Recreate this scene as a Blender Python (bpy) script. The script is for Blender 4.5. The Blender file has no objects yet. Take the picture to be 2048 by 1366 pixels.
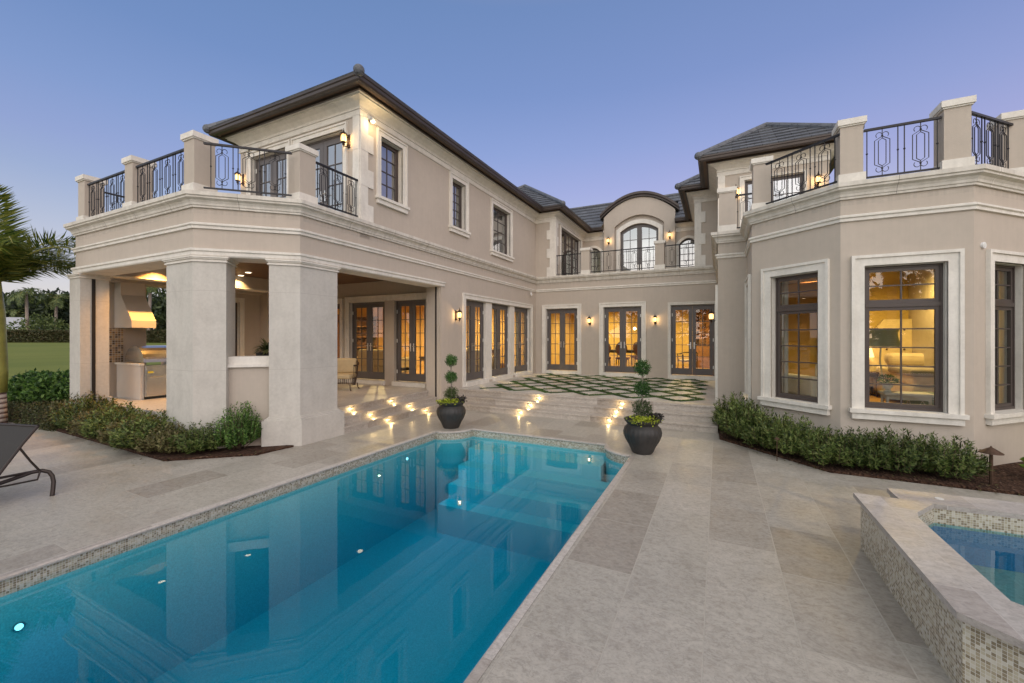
import bpy, bmesh, math, random
from mathutils import Vector, Matrix
from mathutils.geometry import tessellate_polygon
R = math.radians
random.seed(7)
S = bpy.context.scene
COL = S.collection
PI = math.pi

# ------------------------------------------------------------------ camera, sky, sun, exposure
cam_d = bpy.data.cameras.new("camera")
cam = bpy.data.objects.new("camera", cam_d)
COL.objects.link(cam)
cam.location = (0, 0, 1.78)
cam.rotation_euler = (R(90), 0, R(26.35))
cam_d.sensor_width = 36.0
cam_d.lens = 36.0 * 831.3 / 2048.0
cam_d.shift_y = -9.5 / 2048.0
cam_d.clip_start = 0.05
cam_d.clip_end = 2000
S.camera = cam

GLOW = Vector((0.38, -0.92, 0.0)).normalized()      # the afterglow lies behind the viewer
world = bpy.data.worlds.new("World"); S.world = world; world.use_nodes = True
wt = world.node_tree; wt.nodes.clear()
def wn(t, **k):
    n = wt.nodes.new(t)
    for a, b in k.items(): setattr(n, a, b)
    return n
w_out = wn("ShaderNodeOutputWorld"); w_bg = wn("ShaderNodeBackground"); w_bg2 = wn("ShaderNodeBackground"); w_add = wn("ShaderNodeAddShader")
tc = wn("ShaderNodeTexCoord"); sep = wn("ShaderNodeSeparateXYZ")
wt.links.new(tc.outputs["Generated"], sep.inputs[0])
ramp = wn("ShaderNodeValToRGB")
cr = ramp.color_ramp
cr.elements[0].position = 0.0; cr.elements[0].color = (0.60, 0.54, 0.54, 1)
cr.elements[1].position = 1.0; cr.elements[1].color = (0.30, 0.29, 0.30, 1)
for p, c in ((0.08, (0.58, 0.53, 0.55)), (0.2, (0.46, 0.44, 0.56)), (0.32, (0.335, 0.335, 0.58)), (0.40, (0.255, 0.300, 0.555)), (0.5, (0.185, 0.250, 0.495)), (0.62, (0.15, 0.225, 0.445)), (0.75, (0.27, 0.27, 0.34))):
    e = cr.elements.new(p); e.color = (*c, 1)
wt.links.new(sep.outputs["Z"], ramp.inputs[0])
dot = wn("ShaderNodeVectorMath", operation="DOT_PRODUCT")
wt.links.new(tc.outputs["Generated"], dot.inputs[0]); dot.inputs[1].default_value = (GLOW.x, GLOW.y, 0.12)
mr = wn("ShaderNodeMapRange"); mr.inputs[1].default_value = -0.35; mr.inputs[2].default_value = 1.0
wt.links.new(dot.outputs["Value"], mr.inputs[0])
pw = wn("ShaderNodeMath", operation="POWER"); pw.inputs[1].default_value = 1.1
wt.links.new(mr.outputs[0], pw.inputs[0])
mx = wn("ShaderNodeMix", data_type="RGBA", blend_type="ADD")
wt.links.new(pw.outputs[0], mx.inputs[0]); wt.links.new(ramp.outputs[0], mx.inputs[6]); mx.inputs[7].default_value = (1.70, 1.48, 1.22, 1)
tint = wn("ShaderNodeVectorMath", operation="DOT_PRODUCT"); wt.links.new(tc.outputs["Generated"], tint.inputs[0]); tint.inputs[1].default_value = (0.896, 0.444, 0)
tr_ = wn("ShaderNodeMapRange"); tr_.inputs[1].default_value = -0.75; tr_.inputs[2].default_value = 0.35; wt.links.new(tint.outputs["Value"], tr_.inputs[0])
zr = wn("ShaderNodeMapRange"); zr.inputs[1].default_value = 0.10; zr.inputs[2].default_value = 0.27; zr.inputs[3].default_value = 1.0; zr.inputs[4].default_value = 0.0; wt.links.new(sep.outputs["Z"], zr.inputs[0])
zx = wn("ShaderNodeMath", operation="MAXIMUM"); wt.links.new(tr_.outputs[0], zx.inputs[0]); wt.links.new(zr.outputs[0], zx.inputs[1])
tm = wn("ShaderNodeMix", data_type="RGBA"); wt.links.new(zx.outputs[0], tm.inputs[0]); tm.inputs[6].default_value = (0.74, 0.87, 0.88, 1); tm.inputs[7].default_value = (0.99, 0.945, 0.95, 1)
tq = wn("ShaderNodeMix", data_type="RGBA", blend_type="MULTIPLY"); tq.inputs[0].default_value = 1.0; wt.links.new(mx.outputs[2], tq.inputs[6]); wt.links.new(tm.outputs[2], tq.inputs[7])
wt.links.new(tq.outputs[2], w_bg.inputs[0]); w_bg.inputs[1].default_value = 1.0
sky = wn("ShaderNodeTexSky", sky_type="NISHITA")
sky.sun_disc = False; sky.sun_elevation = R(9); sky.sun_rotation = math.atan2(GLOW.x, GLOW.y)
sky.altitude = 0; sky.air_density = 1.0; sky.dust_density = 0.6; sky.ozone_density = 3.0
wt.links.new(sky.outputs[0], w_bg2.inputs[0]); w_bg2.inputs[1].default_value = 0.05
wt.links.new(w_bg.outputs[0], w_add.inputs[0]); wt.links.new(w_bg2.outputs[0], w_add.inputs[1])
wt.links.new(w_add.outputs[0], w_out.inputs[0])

sun_d = bpy.data.lights.new("sun", "SUN"); sun = bpy.data.objects.new("sun", sun_d); COL.objects.link(sun)
sun_d.energy = 0.6; sun_d.angle = R(60); sun_d.color = (1.0, 0.93, 0.84)
sun.rotation_euler = Vector((0.5, -0.75, 0.6)).to_track_quat("Z", "Y").to_euler()

S.view_settings.view_transform = "Standard"; S.view_settings.look = "None"
S.view_settings.exposure = 0.0; S.view_settings.gamma = 1.0
S.render.engine = "CYCLES"
cy = S.cycles
cy.use_denoising = True
try: cy.denoiser = "OPENIMAGEDENOISE"
except Exception: pass
cy.max_bounces = 7; cy.diffuse_bounces = 3; cy.glossy_bounces = 3; cy.transmission_bounces = 4; cy.transparent_max_bounces = 14
cy.sample_clamp_indirect = 3.0; cy.caustics_reflective = False; cy.caustics_refractive = False
cy.use_light_tree = True

# ------------------------------------------------------------------ materials
MATS = {}
class MB:
    def __init__(s, name):
        s.m = bpy.data.materials.new(name); s.m.use_nodes = True
        s.t = s.m.node_tree; s.b = s.t.nodes["Principled BSDF"]; s.o = s.t.nodes["Material Output"]
        MATS[name] = s.m
    def n(s, t, **k):
        x = s.t.nodes.new(t)
        for a, b in k.items(): setattr(x, a, b)
        return x
    def l(s, a, b): s.t.links.new(a, b)
    def coord(s, kind="Object", scale=(1, 1, 1), rot=(0, 0, 0), loc=(0, 0, 0)):
        c = s.n("ShaderNodeTexCoord"); m = s.n("ShaderNodeMapping"); m.inputs["Scale"].default_value = scale; m.inputs["Rotation"].default_value = rot; m.inputs["Location"].default_value = loc
        s.l(c.outputs[kind], m.inputs[0]); return m.outputs[0]
    def noise(s, co, scale, detail=4, rough=0.55, dist=0.0):
        x = s.n("ShaderNodeTexNoise"); x.inputs["Scale"].default_value = scale; x.inputs["Detail"].default_value = detail
        x.inputs["Roughness"].default_value = rough; x.inputs["Distortion"].default_value = dist
        if co is not None: s.l(co, x.inputs["Vector"])
        return x.outputs["Fac"]
    def ramp(s, f, stops):
        x = s.n("ShaderNodeValToRGB"); e = x.color_ramp.elements
        e[0].position, e[0].color = stops[0][0], (*stops[0][1], 1)
        e[1].position, e[1].color = stops[-1][0], (*stops[-1][1], 1)
        for p, c in stops[1:-1]:
            q = e.new(p); q.color = (*c, 1)
        s.l(f, x.inputs[0]); return x.outputs[0]
    def mix(s, f, a, b, mode="MIX"):
        x = s.n("ShaderNodeMix", data_type="RGBA", blend_type=mode)
        for i, v in ((0, f), (6, a), (7, b)):
            if isinstance(v, (int, float)): x.inputs[i].default_value = v
            elif isinstance(v, tuple): x.inputs[i].default_value = (*v, 1)
            else: s.l(v, x.inputs[i])
        return x.outputs[2]
    def bump(s, h, dist=0.01, strength=0.5, prev=None):
        x = s.n("ShaderNodeBump"); x.inputs["Distance"].default_value = dist; x.inputs["Strength"].default_value = strength
        s.l(h, x.inputs["Height"])
        if prev is not None: s.l(prev, x.inputs["Normal"])
        return x.outputs[0]
    def set(s, color=None, rough=None, metal=None, normal=None, spec=None):
        for k, v in (("Base Color", color), ("Roughness", rough), ("Metallic", metal), ("Normal", normal), ("Specular IOR Level", spec)):
            if v is None: continue
            if isinstance(v, tuple): s.b.inputs[k].default_value = (*v, 1)
            elif isinstance(v, (int, float)): s.b.inputs[k].default_value = v
            else: s.l(v, s.b.inputs[k])
        return s.m

def plain(name, c, rough=0.6, metal=0.0, var=0.12, scale=6.0, bump=0.0, bs=60):
    b = MB(name); co = b.coord()
    f = b.noise(co, scale)
    lo = tuple(x * (1 - var) for x in c); hi = tuple(min(1, x * (1 + var)) for x in c)
    nm = b.bump(b.noise(co, bs, 3), bump, 0.6) if bump else None
    return b.set(b.ramp(f, [(0.3, lo), (0.7, hi)]), rough, metal, nm)

def m_stucco(name, c, streak=0.08):
    b = MB(name); co = b.coord()
    f = b.noise(co, 0.9, 6, 0.6); g = b.noise(co, 9, 5, 0.6)
    col = b.ramp(f, [(0.25, tuple(x * 0.93 for x in c)), (0.75, tuple(x * 1.05 for x in c))])
    col = b.mix(0.10, col, b.ramp(g, [(0.3, tuple(x * 0.7 for x in c)), (0.7, tuple(x * 1.25 for x in c))]))
    # faint rain streaks
    st = b.noise(b.coord(scale=(9, 9, 0.5)), 1.6, 4, 0.6)
    col = b.mix(streak, col, b.ramp(st, [(0.42, tuple(x * 0.72 for x in c)), (0.6, tuple(x * 1.06 for x in c))]))
    nm = b.bump(b.noise(co, 160, 3), 0.004, 0.5)
    return b.set(col, 0.88, 0, nm, 0.25)
m_stucco("stucco_streaked", (0.485, 0.425, 0.36), 0.34); m_stucco("stucco", (0.495, 0.432, 0.365)); m_stucco("stucco_soft", (0.485, 0.425, 0.36))

def m_stone(name, c, streak=0.25):
    b = MB(name); co = b.coord()
    f = b.noise(co, 2.2, 7, 0.62, 0.6); g = b.noise(co, 22, 6, 0.65)
    st = b.noise(b.coord(scale=(6, 6, 1.2)), 1.3, 5, 0.6)
    col = b.ramp(f, [(0.28, tuple(x * 0.84 for x in c)), (0.5, c), (0.72, tuple(min(1, x * 1.09) for x in c))])
    col = b.mix(0.18, col, b.ramp(g, [(0.35, tuple(x * 0.62 for x in c)), (0.6, tuple(min(1, x * 1.15) for x in c))]))
    col = b.mix(streak, col, b.ramp(st, [(0.4, (c[0] * 0.74, c[1] * 0.72, c[2] * 0.69)), (0.62, tuple(min(1, x * 1.05) for x in c))]))
    nm = b.bump(g, 0.006, 0.35)
    return b.set(col, 0.72, 0, nm, 0.35)
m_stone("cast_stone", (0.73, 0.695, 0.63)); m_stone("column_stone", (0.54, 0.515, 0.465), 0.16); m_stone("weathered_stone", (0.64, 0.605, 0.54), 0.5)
def add_joints(name, bw, bh, jc=(0.20, 0.17, 0.14)):
    m = MATS[name]; t = m.node_tree; p = t.nodes["Principled BSDF"]; src = p.inputs["Base Color"].links[0].from_socket
    u = t.nodes.new("ShaderNodeTexCoord"); br = t.nodes.new("ShaderNodeTexBrick"); br.offset = 0
    br.inputs["Scale"].default_value = 1; br.inputs["Brick Width"].default_value = bw; br.inputs["Row Height"].default_value = bh; br.inputs["Mortar Size"].default_value = 0.004; br.inputs["Mortar Smooth"].default_value = 0.6
    mx_ = t.nodes.new("ShaderNodeMix"); mx_.data_type = "RGBA"; t.links.new(u.outputs["UV"], br.inputs["Vector"]); t.links.new(br.outputs["Fac"], mx_.inputs[0]); t.links.new(src, mx_.inputs[6]); mx_.inputs[7].default_value = (*jc, 1); t.links.new(mx_.outputs[2], p.inputs["Base Color"])
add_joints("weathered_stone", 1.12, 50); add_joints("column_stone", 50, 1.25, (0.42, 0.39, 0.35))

def m_travertine(name, c, bw, bh, joint=0.0035, off=0.5, rot=0.0, shift=(0, 0, 0), tonef=0.18):
    b = MB(name)
    uv = b.coord("UV", rot=(0, 0, rot), loc=shift)
    br = b.n("ShaderNodeTexBrick"); b.l(uv, br.inputs["Vector"])
    br.offset = off; br.inputs["Scale"].default_value = 1.0; br.inputs["Brick Width"].default_value = bw; br.inputs["Row Height"].default_value = bh
    br.inputs["Mortar Size"].default_value = joint; br.inputs["Mortar Smooth"].default_value = 0.3; br.inputs["Bias"].default_value = 0.0
    br.inputs["Color1"].default_value = (0, 0, 0, 1); br.inputs["Color2"].default_value = (1, 1, 1, 1); br.inputs["Mortar"].default_value = (0.5, 0.5, 0.5, 1)
    co = b.coord("UV", scale=(0.85, 1.25, 1), rot=(0, 0, rot))
    # shift the vein pattern tile by tile
    ad = b.n("ShaderNodeVectorMath", operation="ADD"); sc = b.n("ShaderNodeVectorMath", operation="SCALE"); sc.inputs["Scale"].default_value = 7.0
    b.l(br.outputs["Color"], sc.inputs[0]); b.l(co, ad.inputs[0]); b.l(sc.outputs[0], ad.inputs[1])
    v = ad.outputs[0]
    f = b.noise(v, 3.0, 10, 0.66, 0.3); g = b.noise(v, 22, 8, 0.7, 0.2); h = b.noise(v, 60, 4, 0.7)
    tone = b.ramp(br.outputs["Color"], [(0.0, (0.62, 0.585, 0.54)), (0.18, (0.80, 0.77, 0.73)), (0.45, (0.98, 0.97, 0.95)), (0.7, (1.04, 1.06, 1.04)), (1.0, (1.22, 1.20, 1.17))])
    base = b.ramp(br.outputs["Color"], [(0.0, tuple(x * y for x, y in zip(c, (0.58, 0.52, 0.45)))), (0.35, tuple(x * 0.97 for x in c)), (0.6, tuple(x * y for x, y in zip(c, (1.0, 1.02, 0.98)))), (1.0, tuple(x * 1.22 for x in c))])
    col = b.mix(0.42, base, b.ramp(f, [(0.30, tuple(x * y for x, y in zip(c, (0.60, 0.52, 0.45)))), (0.5, c), (0.68, tuple(x * 1.3 for x in c))]))
    col = b.mix(0.38, col, b.ramp(g, [(0.34, tuple(x * y for x, y in zip(c, (0.42, 0.38, 0.34)))), (0.48, tuple(x * 0.95 for x in c)), (0.64, tuple(x * 1.32 for x in c))]))
    # thin wandering veins
    rv = b.noise(v, 4.5, 5, 0.6, 1.6); r1 = b.n("ShaderNodeMath", operation="SUBTRACT"); b.l(rv, r1.inputs[0]); r1.inputs[1].default_value = 0.5
    r2 = b.n("ShaderNodeMath", operation="ABSOLUTE"); b.l(r1.outputs[0], r2.inputs[0])
    col = b.mix(b.ramp(r2.outputs[0], [(0.0, (0.5, 0.5, 0.5)), (0.018, (0, 0, 0))]), col, tuple(x * 0.6 for x in c))
    # dark pits and curled fossil marks
    vo = b.n("ShaderNodeTexVoronoi"); vo.feature = "F1"; vo.inputs["Scale"].default_value = 9.0; b.l(v, vo.inputs["Vector"])
    pit = b.ramp(vo.outputs["Distance"], [(0.02, (1, 1, 1)), (0.12, (0, 0, 0))])
    pm = b.n("ShaderNodeMath", operation="MULTIPLY"); b.l(pit, pm.inputs[0]); b.l(b.ramp(g, [(0.5, (0, 0, 0)), (0.62, (1, 1, 1))]), pm.inputs[1])
    col = b.mix(pm.outputs[0], col, tuple(x * 0.42 for x in c))
    col = b.mix(b.ramp(h, [(0.35, (0.35, 0.35, 0.35)), (0.5, (0, 0, 0))]), col, tuple(x * 0.55 for x in c))
    jm = b.n("ShaderNodeMath", operation="MULTIPLY"); b.l(br.outputs["Fac"], jm.inputs[0]); jm.inputs[1].default_value = 0.55
    col = b.mix(jm.outputs[0], col, tuple(x * 1.18 for x in c))
    col = b.mix(tonef, col, tone, "MULTIPLY")
    nm = b.bump(g, 0.003, 0.3); nm = b.bump(br.outputs["Fac"], -0.002, 0.5, nm)
    rr = b.ramp(f, [(0.3, (0.30,) * 3), (0.7, (0.48,) * 3)])
    return b.set(col, rr, 0, nm, 0.4)
m_travertine("deck_travertine", (0.385, 0.357, 0.312), 0.86, 0.505, 0.0045, 0.37, rot=R(90), shift=(0.28, 0.075, 0), tonef=0.15)
m_travertine("terrace_travertine", (0.53, 0.50, 0.455), 0.60, 0.60, rot=0)
m_travertine("step_travertine", (0.45, 0.405, 0.36), 1.2, 3.0, 0.002, 0.0)
m_travertine("coping_travertine", (0.47, 0.435, 0.40), 0.6, 2.0, 0.004, 0.0)
m_travertine("spa_coping_travertine", (0.44, 0.41, 0.385), 0.61, 0.61, 0.004, 0.0)

def m_mosaic(name, tones, pitch=0.024):
    b = MB(name); uv = b.coord("UV")
    br = b.n("ShaderNodeTexBrick"); b.l(uv, br.inputs["Vector"]); br.offset = 0.0
    br.inputs["Scale"].default_value = 1.0; br.inputs["Brick Width"].default_value = pitch; br.inputs["Row Height"].default_value = pitch
    br.inputs["Mortar Size"].default_value = pitch * 0.07; br.inputs["Mortar Smooth"].default_value = 0.2
    # one random value per chip
    fl = b.n("ShaderNodeVectorMath", operation="SNAP"); fl.inputs[1].default_value = (pitch, pitch, 10)
    b.l(uv, fl.inputs[0])
    wn_ = b.n("ShaderNodeTexWhiteNoise"); wn_.noise_dimensions = "3D"; b.l(fl.outputs[0], wn_.inputs["Vector"])
    st = []
    k = len(tones)
    x = b.n("ShaderNodeValToRGB"); x.color_ramp.interpolation = "CONSTANT"; e = x.color_ramp.elements
    e[0].position = 0; e[0].color = (*tones[0], 1); e[1].position = 1.0 / k; e[1].color = (*tones[1], 1)
    for i in range(2, k):
        q = e.new(i / k); q.color = (*tones[i], 1)
    b.l(wn_.outputs["Value"], x.inputs[0])
    col = b.mix(br.outputs["Fac"], x.outputs[0], (0.62, 0.60, 0.54))
    nm = b.bump(br.outputs["Fac"], -0.002, 0.6)
    return b.set(col, 0.25, 0, nm, 0.5)
m_mosaic("mosaic", [(0.50, 0.46, 0.36), (0.27, 0.225, 0.15), (0.42, 0.375, 0.27), (0.54, 0.51, 0.43), (0.23, 0.19, 0.125), (0.36, 0.31, 0.215), (0.46, 0.42, 0.32)], 0.0175)
m_mosaic("hood_mosaic", [(0.18, 0.11, 0.06), (0.42, 0.26, 0.12), (0.10, 0.06, 0.04), (0.3, 0.2, 0.12), (0.5, 0.36, 0.2)], 0.05)

def m_slate():
    b = MB("slate"); uv = b.coord("UV")
    br = b.n("ShaderNodeTexBrick"); b.l(uv, br.inputs["Vector"]); br.offset = 0.5
    br.inputs["Scale"].default_value = 1.0; br.inputs["Brick Width"].default_value = 0.33; br.inputs["Row Height"].default_value = 0.36
    br.inputs["Mortar Size"].default_value = 0.006; br.inputs["Color1"].default_value = (0, 0, 0, 1); br.inputs["Color2"].default_value = (1, 1, 1, 1)
    base = b.ramp(br.outputs["Color"], [(0, (0.055, 0.062, 0.078)), (0.5, (0.09, 0.10, 0.12)), (1, (0.15, 0.16, 0.18))])
    f = b.noise(b.coord("UV", scale=(1, 6, 1)), 3, 6, 0.7)
    col = b.mix(0.5, base, b.ramp(f, [(0.3, (0.05, 0.055, 0.065)), (0.7, (0.20, 0.215, 0.24))]))
    col = b.mix(br.outputs["Fac"], col, (0.03, 0.03, 0.035))
    return b.set(col, 0.55, 0, b.bump(f, 0.01, 0.6), 0.45)
m_slate()
plain("gutter_bronze", (0.060, 0.046, 0.040), 0.42, 0.3, 0.15, 3)
plain("soffit_paint", (0.15, 0.095, 0.062), 0.6, 0, 0.08, 3)
plain("door_paint", (0.105, 0.092, 0.088), 0.42, 0, 0.08, 4)
plain("window_bronze", (0.075, 0.058, 0.052), 0.4, 0.1, 0.08, 4)
plain("iron", (0.028, 0.027, 0.030), 0.45, 0.6, 0.1, 20)
plain("lantern_bronze", (0.055, 0.034, 0.022), 0.4, 0.7, 0.15, 30)
plain("steel", (0.62, 0.62, 0.62), 0.25, 1.0, 0.05, 8)
plain("brass_nickel", (0.65, 0.62, 0.58), 0.3, 1.0, 0.04, 8)
plain("hood_paint", (0.58, 0.53, 0.47), 0.6, 0, 0.05, 3)
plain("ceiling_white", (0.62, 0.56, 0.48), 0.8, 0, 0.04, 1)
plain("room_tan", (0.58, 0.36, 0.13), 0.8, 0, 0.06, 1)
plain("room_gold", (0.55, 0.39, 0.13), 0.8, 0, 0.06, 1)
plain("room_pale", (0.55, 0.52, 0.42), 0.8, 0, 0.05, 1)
plain("wood_floor", (0.42, 0.25, 0.10), 0.35, 0, 0.2, 2)
plain("dark_wood", (0.055, 0.026, 0.016), 0.35, 0, 0.3, 5)
plain("mid_wood", (0.22, 0.105, 0.045), 0.4, 0, 0.3, 5)
plain("cream_fabric", (0.62, 0.54, 0.38), 0.9, 0, 0.06, 12, 0.002)
plain("sofa_fabric", (0.62, 0.50, 0.30), 0.9, 0, 0.06, 12, 0.002)
plain("pale_fabric", (0.50, 0.50, 0.42), 0.9, 0, 0.05, 12, 0.002)
plain("green_shade", (0.42, 0.46, 0.33), 0.85, 0, 0.06, 9)
plain("curtain_white", (0.60, 0.58, 0.52), 0.9, 0, 0.04, 5)
plain("curtain_green", (0.20, 0.25, 0.16), 0.9, 0, 0.08, 5)
plain("bedding", (0.60, 0.50, 0.36), 0.9, 0, 0.08, 6, 0.004)
plain("grey_throw", (0.28, 0.24, 0.22), 0.9, 0, 0.15, 8, 0.004)
plain("red_leather", (0.16, 0.045, 0.03), 0.5, 0, 0.2, 6)
plain("white_paint", (0.66, 0.66, 0.62), 0.5, 0, 0.03, 3)
plain("plastic_white", (0.75, 0.75, 0.75), 0.4, 0, 0.02, 3)
plain("soil", (0.035, 0.022, 0.014), 0.95, 0, 0.5, 40, 0.01)
plain("sling_fabric", (0.028, 0.025, 0.022), 0.75, 0, 0.15, 90, 0.001)
plain("chaise_metal", (0.040, 0.030, 0.026), 0.45, 0.5, 0.1, 20)
plain("copper_brown", (0.085, 0.050, 0.032), 0.5, 0.6, 0.3, 12)
plain("far_roof", (0.42, 0.43, 0.46), 0.7, 0, 0.05, 1)
plain("far_wall", (0.55, 0.53, 0.48), 0.8, 0, 0.05, 1)
plain("track_black", (0.01, 0.008, 0.008), 0.6, 0, 0.1, 3)
plain("rubber", (0.02, 0.02, 0.02), 0.8, 0, 0.1, 3)
plain("yellow_tag", (0.75, 0.60, 0.05), 0.6, 0, 0.1, 3)

def m_ceil_wood():
    b = MB("ceiling_wood"); uv = b.coord("UV")
    br = b.n("ShaderNodeTexBrick"); b.l(uv, br.inputs["Vector"]); br.inputs["Brick Width"].default_value = 3.0; br.inputs["Row Height"].default_value = 0.12
    br.inputs["Scale"].default_value = 1; br.inputs["Mortar Size"].default_value = 0.004
    br.inputs["Color1"].default_value = (0.10, 0.048, 0.022, 1); br.inputs["Color2"].default_value = (0.15, 0.075, 0.035, 1); br.inputs["Mortar"].default_value = (0.02, 0.01, 0.006, 1)
    g = b.noise(b.coord("UV", scale=(1, 14, 1)), 4, 5)
    return b.set(b.mix(0.3, br.outputs["Color"], b.ramp(g, [(0.3, (0.06, 0.03, 0.012)), (0.7, (0.2, 0.1, 0.05))])), 0.4)
m_ceil_wood()

def m_leaf(name, cols, rough=0.5, trans=0.35):
    b = MB(name)
    g = b.n("ShaderNodeNewGeometry")
    k = len(cols) - 1
    col = b.ramp(g.outputs["Random Per Island"], [(i / k, c) for i, c in enumerate(cols)])
    oi = b.n("ShaderNodeObjectInfo"); col = b.mix(1.0, col, b.ramp(oi.outputs["Random"], [(0, (0.72, 0.74, 0.70)), (1, (1.25, 1.2, 1.15))]), "MULTIPLY")
    b.set(col, rough, 0, None, 0.4)
    tr = b.n("ShaderNodeBsdfTranslucent"); b.l(col, tr.inputs[0])
    ms = b.n("ShaderNodeMixShader"); ms.inputs[0].default_value = trans
    b.l(b.b.outputs[0], ms.inputs[1]); b.l(tr.outputs[0], ms.inputs[2]); b.l(ms.outputs[0], b.o.inputs[0])
    return b.m
m_leaf("leaf_podocarpus", [(0.014, 0.030, 0.006), (0.045, 0.085, 0.016), (0.115, 0.175, 0.040), (0.21, 0.27, 0.080), (0.10, 0.11, 0.035)])
m_leaf("leaf_olive", [(0.035, 0.038, 0.014), (0.11, 0.115, 0.04), (0.21, 0.215, 0.085), (0.11, 0.08, 0.035), (0.28, 0.27, 0.13)])
m_leaf("leaf_bright", [(0.02, 0.05, 0.012), (0.06, 0.14, 0.03), (0.13, 0.26, 0.05), (0.22, 0.36, 0.09)])
m_leaf("leaf_topiary", [(0.012, 0.045, 0.010), (0.035, 0.11, 0.022), (0.08, 0.20, 0.045), (0.15, 0.29, 0.075)])
m_leaf("leaf_topiary_dark", [(0.018, 0.030, 0.010), (0.05, 0.085, 0.025), (0.11, 0.17, 0.05), (0.15, 0.19, 0.09)])
m_leaf("leaf_lime", [(0.18, 0.24, 0.02), (0.42, 0.50, 0.04), (0.62, 0.66, 0.08)])
m_leaf("leaf_purple", [(0.015, 0.014, 0.012), (0.05, 0.04, 0.045), (0.09, 0.085, 0.07)])
m_leaf("leaf_croton", [(0.04, 0.12, 0.02), (0.20, 0.34, 0.05), (0.55, 0.52, 0.06)])
m_leaf("leaf_palm", [(0.03, 0.07, 0.015), (0.11, 0.18, 0.03), (0.24, 0.28, 0.05), (0.40, 0.38, 0.08)], 0.4, 0.3)
m_leaf("leaf_palm_far", [(0.04, 0.07, 0.025), (0.11, 0.16, 0.05), (0.20, 0.24, 0.09)], 0.5, 0.3)
m_leaf("leaf_far", [(0.010, 0.020, 0.010), (0.03, 0.05, 0.02), (0.065, 0.09, 0.035)], 0.6, 0.2)
m_leaf("leaf_hedge", [(0.02, 0.032, 0.012), (0.06, 0.075, 0.025), (0.10, 0.115, 0.04), (0.09, 0.06, 0.03)], 0.6, 0.2)
m_leaf("leaf_hedge_far", [(0.035, 0.045, 0.015), (0.075, 0.085, 0.03), (0.10, 0.075, 0.035)], 0.6, 0.2)
m_leaf("leaf_bromeliad", [(0.03, 0.06, 0.02), (0.10, 0.14, 0.05), (0.18, 0.20, 0.09)], 0.4, 0.2)
m_leaf("grass_blade", [(0.018, 0.05, 0.010), (0.04, 0.10, 0.02), (0.07, 0.14, 0.03)], 0.6, 0.3)
plain("bark_grey", (0.30, 0.25, 0.21), 0.85, 0, 0.3, 9, 0.01)
plain("twig", (0.10, 0.065, 0.04), 0.85, 0, 0.3, 20)

def m_palm_trunk():
    b = MB("palm_trunk"); co = b.coord("Object", scale=(1, 1, 1))
    w = b.n("ShaderNodeTexWave"); w.bands_direction = "Z"; w.inputs["Scale"].default_value = 3.2; w.inputs["Distortion"].default_value = 1.2; w.inputs["Detail"].default_value = 2
    b.l(co, w.inputs["Vector"])
    col = b.ramp(w.outputs["Fac"], [(0.05, (0.07, 0.035, 0.03)), (0.25, (0.33, 0.25, 0.21)), (1.0, (0.46, 0.40, 0.34))])
    return b.set(col, 0.8, 0, b.bump(w.outputs["Fac"], 0.02, 0.5))
m_palm_trunk()
plain("palm_shaft", (0.30, 0.29, 0.07), 0.4, 0, 0.35, 3)

def m_lawn():
    b = MB("lawn"); co = b.coord("Object")
    f = b.noise(co, 0.08, 6, 0.6); g = b.noise(co, 30, 4)
    st = b.noise(b.coord("Object", scale=(0.3, 0.05, 1)), 1.0, 4)
    col = b.ramp(f, [(0.3, (0.14, 0.165, 0.024)), (0.55, (0.20, 0.205, 0.036)), (0.75, (0.27, 0.25, 0.055))])
    col = b.mix(0.3, col, b.ramp(st, [(0.35, (0.05, 0.09, 0.02)), (0.65, (0.2, 0.22, 0.06))]))
    col = b.mix(0.35, col, b.ramp(g, [(0.3, (0.03, 0.06, 0.012)), (0.7, (0.2, 0.25, 0.05))]))
    return b.set(col, 0.9, 0, b.bump(g, 0.02, 0.6), 0.2)
m_lawn()
def m_mulch():
    b = MB("mulch"); co = b.coord("Object")
    v = b.n("ShaderNodeTexVoronoi"); v.inputs["Scale"].default_value = 45; b.l(b.coord("Object", scale=(1, 0.45, 1)), v.inputs["Vector"])
    col = b.ramp(v.outputs["Color"], [(0.0, (0.018, 0.010, 0.007)), (0.5, (0.055, 0.028, 0.018)), (0.85, (0.10, 0.055, 0.035)), (1.0, (0.20, 0.14, 0.10))])
    return b.set(col, 0.95, 0, b.bump(v.outputs["Distance"], 0.02, 1.0), 0.2)
m_mulch()

def emit(name, c, s):
    b = MB(name); e = b.n("ShaderNodeEmission"); e.inputs[0].default_value = (*c, 1); e.inputs[1].default_value = s
    b.l(e.outputs[0], b.o.inputs[0]); return b.m
emit("lantern_glow", (1.0, 0.62, 0.22), 5.0)
_t = MATS["lantern_glow"].node_tree; _o = _t.nodes["Material Output"]; _e = _o.inputs[0].links[0].from_node
_tr = _t.nodes.new("ShaderNodeBsdfTransparent"); _mx = _t.nodes.new("ShaderNodeMixShader"); _mx.inputs[0].default_value = 0.45
_t.links.new(_tr.outputs[0], _mx.inputs[1]); _t.links.new(_e.outputs[0], _mx.inputs[2]); _t.links.new(_mx.outputs[0], _o.inputs[0])
emit("bulb_glow", (1.0, 0.80, 0.45), 12.0)
emit("step_glow", (1.0, 0.72, 0.30), 4.0)
emit("downlight_glow", (1.0, 0.80, 0.52), 6.0)
emit("pool_glow", (0.35, 0.85, 1.0), 3.0)
emit("shade_glow", (1.0, 0.62, 0.24), 3.0)

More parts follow.
